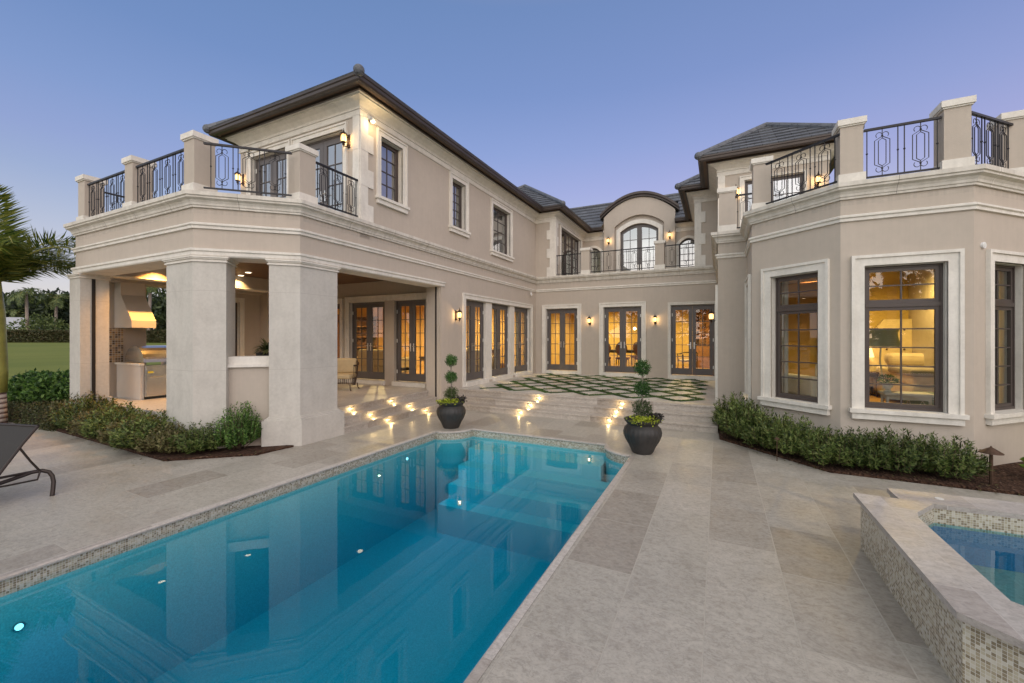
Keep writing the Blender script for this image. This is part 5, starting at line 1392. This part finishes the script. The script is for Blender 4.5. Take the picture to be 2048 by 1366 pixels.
for i, (x, y, s_, lab) in enumerate(((-16, -30, .8, "first dark tree of the unseen row added to block reflected glow"), (-8, -33, .75, "second dark tree of the unseen row added to block reflected glow"), (0, -31, .7, "third dark tree of the unseen row added to block reflected glow"), (8, -34, .8, "fourth dark tree of the unseen row added to block reflected glow"), (16, -31, .75, "fifth dark tree of the unseen row added to block reflected glow"), (25, -33, .8, "sixth dark tree of the unseen row added to block reflected glow"), (34, -28, .8, "seventh dark tree of the unseen row added to block reflected glow"))):
    dup(protos[i % 2], (x, y, -.3), i * 2.1, lab, s_, group="unseen trees added behind the viewer to block glow")  # unseen row, added to keep horizon glow out of the lower panes' reflections
# shrub bank and the white roofed neighbour
t = thing("flowering_bank", "mound of grey green shrubs behind the far hedge", "shrub bank", at(90, 70, .9))
V, Fc = crown(17, 2200, 5.0, 3.2, .5); raw("foliage", V, Fc, "leaf_palm_far", t)
c0 = at(22, 74, .85)
t = thing("neighbour_house", "pale roofed neighbour house behind the hedge at left", "house", c0, R(45))
bm = bmesh.new(); box(bm, -5, 5, -4, 4, 0, 2.3); mk("wall", bm, "far_wall", t)
bm = bmesh.new()
v = [bm.verts.new(p) for p in ((-5.6, -4.6, 2.25), (5.6, -4.6, 2.25), (5.6, 4.6, 2.25), (-5.6, 4.6, 2.25), (-2.2, 0, 4.4), (2.2, 0, 4.4))]
for q in ((0, 1, 5, 4), (1, 2, 5), (2, 3, 4, 5), (3, 0, 4), (3, 2, 1, 0)): bm.faces.new([v[i] for i in q])
mk("roof", bm, "far_roof", t)

# ------------------------------------------------------------------ spa
sp = thing("spa_tub", "raised spa clad in glass mosaic with travertine coping", "spa", (0, 0, 0))
oc = [(1.08, 2.84), (1.08, 4.50), (1.40, 4.50), (1.40, 4.80), (4.2, 4.86), (4.2, 1.0), (2.4, 1.0), (1.75, 2.30)]
oc = [(1.08, 2.82), (1.08, 4.45), (1.36, 4.45), (1.36, 4.76), (4.2, 4.92), (4.2, 0.4), (3.0, 1.1)]
ic = [(1.335, 3.02), (1.335, 4.10), (1.365, 4.22), (1.555, 4.50), (3.9, 4.60), (3.9, 1.2), (3.0, 1.62)]
bm = bmesh.new(); poly_prism(bm, [oc, ic], -0.1, 0.40); mk("wall", bm, "mosaic", sp)
oc2 = [(1.045, 2.785), (1.045, 4.515), (1.345, 4.515), (1.345, 4.79), (4.2, 4.955), (4.2, 0.34), (2.97, 1.06)]
ic2 = [(1.31, 3.0), (1.31, 4.1), (1.345, 4.24), (1.545, 4.53), (3.93, 4.63), (3.93, 1.15), (2.98, 1.57)]
bm = bmesh.new(); poly_prism(bm, [oc2, [(p[0] + .0, p[1]) for p in ic]], 0.4005, 0.437); mk("coping", bm, "spa_coping_travertine", sp)
bm = bmesh.new(); poly_prism(bm, [offs(ic[::-1], 0.0)], -0.55, -0.5); mk("floor", bm, "spa_plaster", sp)
bm = bmesh.new(); ring(bm, offs(ic, .004), offs(ic, .004), 0.262, -0.5); box(bm, 1.6, 3.9, 4.2, 4.595, -.5, -.08); box(bm, 1.345, 1.72, 3.05, 4.1, -.5, -.08); mk("basin", bm, "spa_plaster", sp)
bm = bmesh.new(); f = bm.faces.new([bm.verts.new((*p, .285)) for p in offs(ic, .001)]); bmesh.ops.triangulate(bm, faces=[f]); wtr = mk("water", bm, "spa_water", sp)
bm = bmesh.new(); tube(bm, [(1.645, 4.66, .437), (1.645, 4.66, .441)], .028, 16); mk("skimmer_lid", bm, "white_paint", sp)

# ------------------------------------------------------------------ sling lounger at the left
A = Vector((.26, -.966, 0)); Wd = Vector((-.966, -.26, 0)); O = Vector((-6.87, 1.80, 0))
lg = thing("sun_lounger", "dark sling lounger with raised back cut by the left frame edge", "sun lounger", (O.x, O.y, 0))
def lp(a, w, z): return A * a + Wd * w + Vector((0, 0, z))
def strip(bm, prof, w0, w1, th):
    rows_ = []
    for a, z in prof: rows_.append([bm.verts.new(lp(a, w0, z)), bm.verts.new(lp(a, w1, z)), bm.verts.new(lp(a, w1, z - th)), bm.verts.new(lp(a, w0, z - th))])
    for p, q in zip(rows_, rows_[1:]):
        for i in range(4): bm.faces.new([p[i], p[(i + 1) % 4], q[(i + 1) % 4], q[i]])
    bm.faces.new(rows_[0]); bm.faces.new(rows_[-1][::-1])
bm = bmesh.new(); strip(bm, [(-.02, .76), (.10, .60), (.20, .45), (.29, .31)], .015, .66, .008); mk("back_sling", bm, "sling_fabric", lg)
bm = bmesh.new(); strip(bm, [(.33, .29), (.9, .27), (1.5, .29)], .015, .66, .008); mk("seat_sling", bm, "sling_fabric", lg)
bm = bmesh.new()
for w in (0, .675):
    tube(bm, [lp(-.03, w, .77), lp(.10, w, .60), lp(.20, w, .45), lp(.30, w, .30)], .014, 8)
    tube(bm, [lp(-.02, w - .0, .27), lp(.30, w, .29), lp(.9, w, .265), lp(1.5, w, .285)], .014, 8)
tube(bm, [lp(-.03, 0, .77), lp(-.03, .675, .77)], .014, 8); tube(bm, [lp(1.5, 0, .285), lp(1.5, .675, .285)], .014, 8)
mk("frame", bm, "chaise_metal", lg)
for (w, sg) in ((0, -1), (.675, 1)):
    bm = bmesh.new(); tube(bm, [lp(.35, w, .22), lp(.12, w, .25), lp(.03, w + sg * .01, .268), lp(-.04, w + sg * .045, .27), lp(-.075, w + sg * .09, .245), lp(-.08, w + sg * .13, .20), lp(-.07, w + sg * .165, .14), lp(-.05, w + sg * .19, .07), lp(-.03, w + sg * .21, .0)], .021, 8); mk("leg", bm, "chaise_metal", lg)
    bm = bmesh.new(); tube(bm, [lp(1.2, w, .26), lp(1.35, w + sg * .05, .25), lp(1.42, w + sg * .1, .14), lp(1.45, w + sg * .12, 0)], .019, 8); mk("leg", bm, "chaise_metal", lg)
bm = bmesh.new(); tube(bm, [lp(.12, .0, .56), lp(.05, -.03, .40), lp(-.02, -.05, .27)], .011, 6); tube(bm, [lp(-.02, -.05, .27), lp(.02, -.08, .19), (lp(.25, -.05, .20)), lp(.5, 0, .22)], .010, 6); tube(bm, [lp(.12, .675, .56), lp(-.02, .70, .27)], .011, 6); mk("back_support", bm, "chaise_metal", lg)

# ------------------------------------------------------------------ loggia contents
k_ = thing("grill_counter", "pale stucco counter holding the steel barbecue", "counter", (-11.65, 4.50, ZT))
bm = bmesh.new(); box(bm, -.55, .53, -.04, .02, 0, .74); box(bm, -.55, .53, .80, 1.5, 0, .74); box(bm, -.55, .30, .02, .80, 0, .5); mk("body", bm, "hood_paint", k_)
bm = bmesh.new(); box(bm, -.57, .56, -.07, .018, .74, .78); mk("worktop", bm, "cast_stone", k_); bm = bmesh.new(); box(bm, -.57, .56, .802, 1.53, .74, .78); mk("worktop", bm, "cast_stone", k_)
g_ = thing("barbecue_grill", "stainless barbecue with a curved lid and two doors", "grill", (-11.65, 4.50, ZT))
bm = bmesh.new(); box(bm, .305, .575, .024, .796, .06, .735); mk("cabinet", bm, "steel", g_)
for y_ in (.04, .415):
    bm = bmesh.new(); box(bm, .576, .592, y_, y_ + .365, .09, .53); mk("door", bm, "steel", g_)
    bm = bmesh.new(); tube(bm, [(.61, y_ + .06, .48), (.61, y_ + .30, .48)], .009, 6); mk("handle", bm, "steel", g_)
bm = bmesh.new(); box(bm, .576, .60, .04, .78, .55, .71); mk("drawer", bm, "steel", g_)
bm = bmesh.new(); box(bm, .601, .604, .06, .16, .57, .61); mk("warning_tag", bm, "yellow_tag", g_)
bm = bmesh.new()
arcp = [(.50 - .86 * (1 - math.cos(t)) * .5 - 0, .80 + .36 * math.sin(t)) for t in [PI * i / 12 for i in range(13)]]
A0 = [bm.verts.new((x, .03, z)) for x, z in arcp]; A1 = [bm.verts.new((x, .79, z)) for x, z in arcp]
for i in range(12): bm.faces.new([A0[i], A0[i + 1], A1[i + 1], A1[i]])
bm.faces.new(A0); bm.faces.new(A1[::-1]); bm.faces.new([A0[0], A1[0], A1[-1], A0[-1]]); mk("lid", bm, "steel", g_, smooth=False)
bm = bmesh.new(); tube(bm, [(.50, .06, .90), (.55, .08, .90), (.55, .74, .90), (.50, .76, .90)], .012, 8); mk("lid_handle", bm, "steel", g_)
hd_ = thing("range_hood", "tapering plaster hood lit orange above the barbecue", "range hood", (0, 0, 0))
bm = bmesh.new()
y0, y1 = 4.44, 4.88
pf = [(-12.25, 1.98), (-11.45, 1.98), (-11.45, 2.14), (-11.95, 2.72), (-11.95, 3.36), (-12.25, 3.36)]
a_ = [bm.verts.new((x, y0, z)) for x, z in pf]; b__ = [bm.verts.new((x, y1, z)) for x, z in pf]
bm.faces.new(a_); bm.faces.new(b__[::-1])
for i in range(6): bm.faces.new([a_[i], a_[(i + 1) % 6], b__[(i + 1) % 6], b__[i]])
mk("hood_body", bm, "hood_paint", hd_)
bm = bmesh.new(); box(bm, -12.5, -12.26, 4.1, 5.03, -.1, 3.36); hp("chimney_wall", bm, "stucco_soft")
bm = bmesh.new(); box(bm, -12.258, -12.25, 4.1, 4.60, 1.2, 1.97); hp("splashback", bm, "hood_mosaic")
bm = bmesh.new(); box(bm, -12.259, -12.252, 4.5, 5.25, 1.2, 1.97); bm.free()
bm = bmesh.new(); box(bm, -12.5, -11.9, 3.9, 8.9, 3.0, 3.36); hp("loggia_beam", bm, "stucco_soft")
FWs = Fr((-12.05, 8.9), (-12.05, 6.25))
bm = bmesh.new(); wallmesh(bm, Fr((-12.05, 6.25), (-12.05, 8.9)), 0, 2.65, ZT - .2, 3.36, [(.50, .82, ZT + .3, 2.75)], -.2, 0); hp("loggia_west_wall", bm, "stucco_soft")
surround(Fr((-12.05, 6.25), (-12.05, 8.9)), .50, .82, ZT + .3, 2.75, .12, .04); window(Fr((-12.05, 6.25), (-12.05, 8.9)), .50, .82, ZT + .3, 2.75, 4, 1)
bm = bmesh.new(); box(bm, -12.045, -11.7, 7.65, 8.94, ZT, 3.355); hp("loggia_pier", bm, "stucco_soft")
# wicker armchair with cushion
wc = thing("wicker_armchair", "dark wicker armchair with a yellow cushion on the loggia floor", "armchair", (-8.62, 7.62, ZT), R(25))
bm = bmesh.new()
for i in range(26):
    t_ = i / 25 * PI * 1.25 - PI * .125; x, y = .36 * math.cos(t_), .34 * math.sin(t_)
    tube(bm, [(x * .86, y * .86, .12), (x, y, .40), (x * 1.05, y * 1.05, .62 + .12 * max(0, math.sin(t_)))], .006, 4)
for zz, q in ((.14, .88), (.30, .96), (.46, 1.01)):
    tube(bm, [(.36 * q * math.cos(a), .34 * q * math.sin(a), zz) for a in [i / 20 * PI * 1.25 - PI * .125 for i in range(21)]], .008, 5)
mk("woven_shell", bm, "dark_wood", wc)
bm = bmesh.new(); tube(bm, [(.38 * math.cos(a), .36 * math.sin(a), .63 + .12 * max(0, math.sin(a))) for a in [i / 20 * PI * 1.25 - PI * .125 for i in range(21)]], .024, 7); mk("arm_rail", bm, "dark_wood", wc)
for x in (-.28, .28):
    for y in (-.22, .24):
        bm = bmesh.new(); tube(bm, [(x, y, .16), (x * 1.05, y * 1.05, .05), (x * 1.15, y * 1.15, 0)], .016, 6); mk("leg", bm, "dark_wood", wc)
bm = bmesh.new(); cushion(bm, -.28, .28, -.28, .25, .30, .42, .05); mk("seat_cushion", bm, "sofa_fabric", wc)
bm = bmesh.new(); cushion(bm, -.27, .27, .14, .28, .42, .80, .06); mk("back_cushion", bm, "sofa_fabric", wc)
# bromeliad in a bowl on a stand behind the low wall
t = thing("bromeliad_plant", "spiky bromeliad behind the low loggia wall", "plant", (-7.72, 5.05, ZT + .08))
V, Fc = [], []; r = random.Random(9)
for i in range(70):
    a = r.random() * 6.28; el = r.uniform(.1, 1.3); L = r.uniform(.22, .42); p = Vector((0, 0, 1.0)); d = Vector((math.cos(a) * math.cos(el), math.sin(a) * math.cos(el), math.sin(el)))
    s_ = Vector((-math.sin(a), math.cos(a), 0)); q = p + d * L * .55; e2 = q + (d + Vector((0, 0, -.7))).normalized() * L * .5; w = .022; n0 = len(V)
    V += [tuple(p - s_ * w * .6), tuple(p + s_ * w * .6), tuple(q + s_ * w), tuple(q - s_ * w), tuple(e2)]
    Fc += [(n0, n0 + 1, n0 + 2, n0 + 3), (n0 + 3, n0 + 2, n0 + 4)]
raw("foliage", V, Fc, "leaf_bromeliad", t)
bm = bmesh.new(); lathe(bm, [(.14, 0), (.16, .05), (.10, .12), (.10, .55), (.16, .72), (.20, .98), (.18, .98), (.16, .9)], 20, cap=False); mk("pedestal_pot", bm, "pot_glaze", t)

# ------------------------------------------------------------------ furniture seen through the glass
def sofa(label, loc, rz, w=2.0, mat="sofa_fabric"):
    t = thing("sofa", label, "sofa", loc, rz, None)
    bm = bmesh.new(); cushion(bm, -w / 2, w / 2, -.42, .42, .10, .34, .05); mk("base", bm, mat, t)
    for s_ in (-1, 1):
        bm = bmesh.new(); cushion(bm, s_ * (w / 2 - .1) - .1, s_ * (w / 2 - .1) + .1, -.44, .44, .12, .62, .07); mk("armrest", bm, mat, t)
    bm = bmesh.new(); cushion(bm, -w / 2 + .2, w / 2 - .2, .22, .46, .3, .86, .08); mk("backrest", bm, mat, t)
    n = 3 if w > 1.6 else 1; cw = (w - .44) / n
    for i in range(n):
        bm = bmesh.new(); cushion(bm, -w / 2 + .22 + i * cw + .01, -w / 2 + .22 + (i + 1) * cw - .01, -.40, .22, .34, .48, .05); mk("seat_cushion", bm, mat, t)
    for x in (-w / 2 + .12, w / 2 - .12):
        bm = bmesh.new(); tube(bm, [(x, -.35, .11), (x, -.35, 0)], .025, 6); tube(bm, [(x, .35, .11), (x, .35, 0)], .025, 6); mk("feet", bm, "dark_wood", t)
    return t
FZ_ = 0.5
sofa("cream sofa seen through the left pair of loggia doors", (-10.0, 10.6, FZ_), R(180)); sofa("gold lit sofa seen through the right pair of loggia doors", (-7.7, 11.9, FZ_), R(200))
def table_lamp(label, loc, h=.32, mat="shade_glow", s=1.0, e=10, stand=True):
    t = thing("table_lamp", label, "table lamp", loc)
    bm = bmesh.new(); lathe(bm, [(.08 * s, 0), (.08 * s, .02), (.02, .04), (.05 * s, .12 * s), (.03 * s, .22 * s), (.012, h)], 14); mk("lamp_base", bm, "brass_nickel", t)
    bm = bmesh.new(); lathe(bm, [(.17 * s, h), (.12 * s, h + .24 * s)], 18, cap=False); mk("lamp_shade", bm, mat, t)
    if e: lamp("lamp_bulb", "POINT", (0, 0, h + .1), e, (1, .66, .3), .08, t)
    return t
def small_table(label, loc, w, d, h, mat, rz=0):
    t = thing("side_table", label, "table", loc, rz)
    bm = bmesh.new(); cushion(bm, -w / 2, w / 2, -d / 2, d / 2, h - .045, h, .01); mk("tabletop", bm, mat, t)
    bm = bmesh.new(); box(bm, -w / 2 + .04, w / 2 - .04, -d / 2 + .04, d / 2 - .04, h - .11, h - .046); mk("apron", bm, mat, t)
    for x in (-1, 1):
        for y in (-1, 1):
            bm = bmesh.new(); tube(bm, [(x * (w / 2 - .05), y * (d / 2 - .05), h - .05), (x * (w / 2 - .05), y * (d / 2 - .05), 0)], .022, 6, r1=.016); mk("leg", bm, mat, t)
    return t
small_table("dark side table beside the sofa behind the loggia doors", (-8.95, 11.6, FZ_), .5, .5, .6, "dark_wood")
table_lamp("small glowing table lamp behind the right loggia doors", (-8.95, 11.6, FZ_ + .6))
small_table("dark console table at the back of the living room", (-8.2, 13.6, FZ_), 1.6, .4, .8, "dark_wood")
sofa("tan armchair just inside the grouped left doors", (-7.9, 13.0, FZ_), R(90), 1.0, "sofa_fabric")
def chair(label, loc, rz, mat="red_leather"):
    t = thing("dining_chair", label, "chair", loc, rz, "dark dining chairs behind the rear doors")
    bm = bmesh.new(); cushion(bm, -.23, .23, -.22, .22, .42, .50, .03); mk("seat", bm, mat, t)
    bm = bmesh.new()
    n = 16; pts = [Vector((.21 * math.cos(a), .23, .82 + .25 * math.sin(a))) for a in [2 * PI * i / n for i in range(n)]]
    f1 = [bm.verts.new(p) for p in pts]; f2 = [bm.verts.new(p + Vector((0, .035, 0))) for p in pts]
    bm.faces.new(f1); bm.faces.new(f2[::-1])
    for i in range(n): bm.faces.new([f1[i], f1[(i + 1) % n], f2[(i + 1) % n], f2[i]])
    mk("backrest", bm, mat, t)
    bm = bmesh.new(); tube(bm, [p + Vector((0, .017, 0)) for p in pts], .016, 6, close=True); tube(bm, [(-.15, .22, .45), (-.14, .25, .66)], .014, 5); tube(bm, [(.15, .22, .45), (.14, .25, .66)], .014, 5); mk("back_frame", bm, "dark_wood", t)
    for x in (-.19, .19):
        for y in (-.18, .2):
            bm = bmesh.new(); tube(bm, [(x, y, .43), (x * 1.05, y * 1.1, .2), (x * 1.1, y * 1.2, 0)], .02, 6, r1=.012); mk("leg", bm, "dark_wood", t)
    return t
dt = small_table("round backed chairs' dark dining table behind the middle rear door", (-3.25, 16.9, FZ_), 1.9, 1.0, .76, "dark_wood")
ch = chair("dining chair nearest the glass in the middle rear door", (-3.25, 16.05, FZ_), PI)
dup(ch, (-2.55, 16.2, FZ_), PI * .9, "dining chair at the right in the middle rear door"); dup(ch, (-4.0, 16.3, FZ_), PI * 1.1, "dining chair at the left in the middle rear door"); dup(ch, (-3.0, 17.7, FZ_), 0, "dining chair on the far side of the table")
# open armchair behind the right rear door
t = thing("wooden_armchair", "bentwood armchair behind the right rear door", "armchair", (-0.95, 15.9, FZ_), R(200))
bm = bmesh.new(); cushion(bm, -.26, .26, -.25, .25, .40, .47, .03); mk("seat", bm, "cream_fabric", t)
bm = bmesh.new(); tube(bm, [(-.30, -.24, .66), (-.30, .1, .68), (-.2, .28, .74), (.2, .28, .74), (.30, .1, .68), (.30, -.24, .66)], .02, 6)
mk("arm_rail", bm, "dark_wood", t)
for x, y in ((-.28, -.24), (.28, -.24), (-.24, .26), (.24, .26)):
    bm = bmesh.new(); tube(bm, [(x, y, .67), (x * .95, y * .95, .3), (x, y * 1.1, 0)], .018, 6); mk("leg", bm, "dark_wood", t)
# glazed cabinet at the back of the dining room
t = thing("display_cabinet", "wooden cabinet with a glazed lattice behind the right rear door", "cabinet", (-0.35, 18.9, FZ_))
bm = bmesh.new(); box(bm, -.55, .5, -.2, .2, 0, .9); box(bm, -.55, .5, .15, .2, .9, 2.5); box(bm, -.55, -.48, -.15, .15, .9, 2.5); box(bm, .43, .5, -.15, .15, .9, 2.5); box(bm, -.58, .53, -.22, .2, 2.5, 2.6); mk("carcass", bm, "mid_wood", t)
for i in range(2):
    bm = bmesh.new(); a = -.48 + i * .46
    box(bm, a, a + .03, -.19, -.16, .92, 2.48); box(bm, a + .42, a + .45, -.19, -.16, .92, 2.48); box(bm, a + .21, a + .235, -.185, -.165, .92, 2.48)
    for j in range(6): box(bm, a + .031, a + .419, -.188, -.162, .92 + j * .306, .95 + j * .306)
    mk("lattice_door", bm, "mid_wood", t)
t = thing("picture_frame", "dark framed panel on the golden dining room wall", "picture", (-2.5, 19.12, 1.9))
bm = bmesh.new(); box(bm, -.35, .35, -.03, 0, -.5, .5); mk("panel", bm, "mid_wood", t)
bm = bmesh.new()
for q in ((-.4, .4, -.05, 0, .5, .56), (-.4, .4, -.05, 0, -.56, -.5), (-.4, -.35, -.05, 0, -.5, .5), (.35, .4, -.05, 0, -.5, .5)): box(bm, *q)
mk("frame", bm, "dark_wood", t)
t = thing("pendant_light", "small glowing pendant over the dining table", "pendant lamp", (-2.95, 16.9, 2.1))
bm = bmesh.new(); ball(bm, (0, 0, 0), .055, 12, 8); mk("globe", bm, "bulb_glow", t); bm = bmesh.new(); tube(bm, [(0, 0, .05), (0, 0, 1.14)], .006, 5); mk("rod", bm, "iron", t)
t = thing("pendant_light", "glowing pendant behind the grouped left doors", "pendant lamp", (-9.3, 11.9, 2.3))
bm = bmesh.new(); ball(bm, (0, 0, 0), .07, 12, 8); mk("globe", bm, "bulb_glow", t); bm = bmesh.new(); tube(bm, [(0, 0, .06), (0, 0, .94)], .006, 5); mk("rod", bm, "iron", t)
# dark doors and openings on the back walls of the rooms give depth
t = thing("bookcase", "dark bookcase against the far living room wall", "bookcase", (-13.2, 12.4, FZ_))
bm = bmesh.new()
for j in range(6): box(bm, -.2, .2, -.9, .9, j * .42, j * .42 + .03)
box(bm, -.2, .2, -.93, -.9, 0, 2.15); box(bm, -.2, .2, .9, .93, 0, 2.15); box(bm, -.22, -.2, -.9, .9, 0, 2.15); mk("shelves", bm, "mid_wood", t)
bm = bmesh.new(); r = random.Random(4)
for j in range(5):
    y = -.86
    while y < .84:
        w = r.uniform(.03, .07); box(bm, -.15, .12, y, y + w * .92, j * .42 + .031, j * .42 + .031 + r.uniform(.2, .33)); y += w
mk("books", bm, "dark_wood", t)
# curtains
def curtain(label, p0, p1, z0, z1, mat="curtain_white", amp=.035, waves=5):
    F = Fr(p0, p1); t = thing("curtain", label, "curtain", (p0[0], p0[1], z0))
    bm = bmesh.new(); n = waves * 8; lo, hi = [], []
    for i in range(n + 1):
        s_ = F.L * i / n; d_ = amp * math.sin(i / 8 * 2 * PI)
        q = F.pt(s_, 0, d_); lo.append(bm.verts.new((q.x - p0[0], q.y - p0[1], 0))); hi.append(bm.verts.new((q.x - p0[0], q.y - p0[1], z1 - z0)))
    for i in range(n): bm.faces.new([lo[i], lo[i + 1], hi[i + 1], hi[i]])
    mk("panel", bm, mat, t, smooth=True)
    return t
for i, y in enumerate((10.42, 12.02, 13.62)):
    curtain("pale curtain drawn to the right side of the %s grouped left door" % ("first", "second", "third")[i], (XL - .42, y), (XL - .42, y + .40), .5, 3.1)
curtain("white curtain at the left side of the big bay window", (1.72, 8.05), (1.86, 8.0), .46, 3.2, "curtain_white", .02, 3)
curtain("pale curtain at the left edge of the bay's angled window", (0.93, 8.80), (1.10, 8.62), .46, 3.2, "curtain_white", .02, 3)
curtain("green curtain filling the right bay window", (3.42, 8.45), (3.80, 8.9), .46, 3.2, "curtain_green", .03, 6)
curtain("green curtain at the left of the right bay window", (2.98, 8.10), (3.42, 8.45), .46, 3.2, "curtain_green", .03, 5)
for i, (a, b) in enumerate(((6.86, 7.06), (9.40, 9.58), (11.15, 11.40), (12.05, 12.30))):
    curtain("pale curtain in the %s upper window of the left wing" % ("first", "second", "third, left panel of the", "third, right panel of the")[i], (XL - .33, a), (XL - .33, b), 4.3, 6.2, "curtain_white", .02, 3)
curtain("pale drape behind the left upper balcony doors", (-9.5, YU + .4), (-9.2, YU + .4), 3.85, 6.2); curtain("pale drape behind the right upper balcony doors", (-7.95, YU + .4), (-7.7, YU + .4), 3.85, 6.2)
# bedroom
bd = thing("bed", "bed with tufted gold headboard seen through the big bay window", "bed", (4.15, 11.05, .45), 0)
bm = bmesh.new(); cushion(bm, -1.0, 1.0, -1.1, 1.05, .12, .42, .06); mk("base", bm, "cream_fabric", bd)
bm = bmesh.new(); cushion(bm, -.97, .97, -1.08, 1.03, .42, .68, .09); mk("mattress", bm, "bedding", bd)
bm = bmesh.new(); cushion(bm, -1.02, 1.02, -1.12, .1, .60, .74, .07); mk("throw", bm, "grey_throw", bd)
for x in (-.5, .5):
    bm = bmesh.new(); cushion(bm, x - .38, x + .38, .45, .85, .70, .98, .12); mk("pillow", bm, "bedding", bd)
bm = bmesh.new(); hb = [(-1.05, .2), (1.05, .2), (1.05, 1.35), (.8, 1.72), (-.8, 1.72), (-1.05, 1.35)]
poly_prism(bm, [hb], 0, 0, Fr((0, 1.12), (1, 1.12)), -.06, .06); mk("headboard", bm, "sofa_fabric", bd)
bm = bmesh.new()
for j in range(3):
    for i in range(6): ball(bm, (-.75 + i * .3 + (j % 2) * .15, 1.055, 1.05 + j * .22), .022, 8, 5)
mk("buttons", bm, "dark_wood", bd)
nt = small_table("pale bench table in front of the bed by the window", (2.75, 8.95, .45), .62, .35, .42, "white_paint")
t = thing("potted_plant", "small fern in a white footed pot on the bench table", "potted plant", (2.52, 8.93, .87))
bm = bmesh.new(); lathe(bm, [(.05, 0), (.055, .01), (.03, .03), (.06, .08), (.075, .14), (.065, .14)], 14, cap=False); mk("pot", bm, "white_paint", t)
V, Fc = cloud(5, 260, lambda r: (lambda v: (Vector((v.x * .10, v.y * .10, .19 + v.z * .07)), v))(rvec(r)), .05, .018); raw("foliage", V, Fc, "leaf_bright", t)
fl = thing("floor_lamp", "floor lamp with a large grey green drum shade inside the bay", "floor lamp", (2.62, 9.6, .45))
bm = bmesh.new(); tube(bm, [(0, 0, 0), (0, 0, .02)], .14, 20); tube(bm, [(0, 0, 0), (.03, 0, .5), (-.02, 0, .9), (0, 0, 1.25)], .013, 8); mk("stand", bm, "brass_nickel", fl)
bm = bmesh.new(); lathe(bm, [(.26, 1.16), (.25, 1.22), (.225, 1.34), (.222, 1.40), (.245, 1.47)], 28, cap=False); mk("lamp_shade", bm, "green_shade", fl, smooth=True)
ot = thing("ottoman", "green ottoman stitched with interlaced circles under the bay window", "ottoman", (3.12, 9.12, .45))
bm = bmesh.new(); lathe(bm, [(.30, .02), (.32, .05), (.32, .36), (.29, .40), (.001, .41)], 32); mk("body", bm, "curtain_green", ot)
bm = bmesh.new()
for i in range(10):
    a0 = i * 2 * PI / 10
    tube(bm, [(.325 * math.cos(a0 + .42 * math.cos(q)), .325 * math.sin(a0 + .42 * math.cos(q)), .205 + .145 * math.sin(q)) for q in [2 * PI * j / 18 for j in range(18)]], .006, 4, close=True)
mk("stitching", bm, "curtain_white", ot)
sofa("pale armchair inside the angled bay window", (1.75, 9.6, .45), R(210), 1.1, "pale_fabric")
table_lamp("bright bedside lamp beside the headboard", (2.98, 12.0, 1.0), e=7); small_table("bedside table left of the bed", (2.98, 12.0, .45), .45, .45, .55, "dark_wood")
cf = thing("ceiling_fan", "brown ceiling fan inside the angled bay window", "ceiling fan", (2.1, 10.6, 2.95))
bm = bmesh.new(); tube(bm, [(0, 0, .34), (0, 0, 0)], .015, 8); lathe(bm, [(.05, -.06), (.09, -.03), (.09, .03), (.04, .06)], 14); mk("motor", bm, "mid_wood", cf)
for i in range(5):
    a = i * 2 * PI / 5; u2 = Vector((math.cos(a), math.sin(a), 0)); w2 = Vector((-math.sin(a), math.cos(a), 0)); bm = bmesh.new()
    q = [u2 * .1 + w2 * .03, u2 * .6 + w2 * .075, u2 * .66, u2 * .6 - w2 * .075, u2 * .1 - w2 * .03]
    lo = [bm.verts.new(p + Vector((0, 0, -.006))) for p in q]; hi = [bm.verts.new(p + Vector((0, 0, .004))) for p in q]
    bm.faces.new(lo[::-1]); bm.faces.new(hi)
    for j in range(5): bm.faces.new([lo[j], lo[(j + 1) % 5], hi[(j + 1) % 5], hi[j]])
    mk("blade", bm, "mid_wood", cf)
t = thing("wardrobe", "tall dark wardrobe seen inside the angled bay window", "wardrobe", (0.62, 12.2, .45))
bm = bmesh.new(); box(bm, -.24, .24, -.8, .8, 0, 2.2); mk("carcass", bm, "mid_wood", t)
for y in (-.78, .01):
    bm = bmesh.new(); box(bm, .242, .262, y, y + .77, .08, 2.12); mk("door", bm, "dark_wood", t)
lamp("room_lamp", "SPOT", (1.7, 10.6, 3.25), 150, (1, .68, .28), .03, None, None, 165)
bpy.context.view_layer.update()
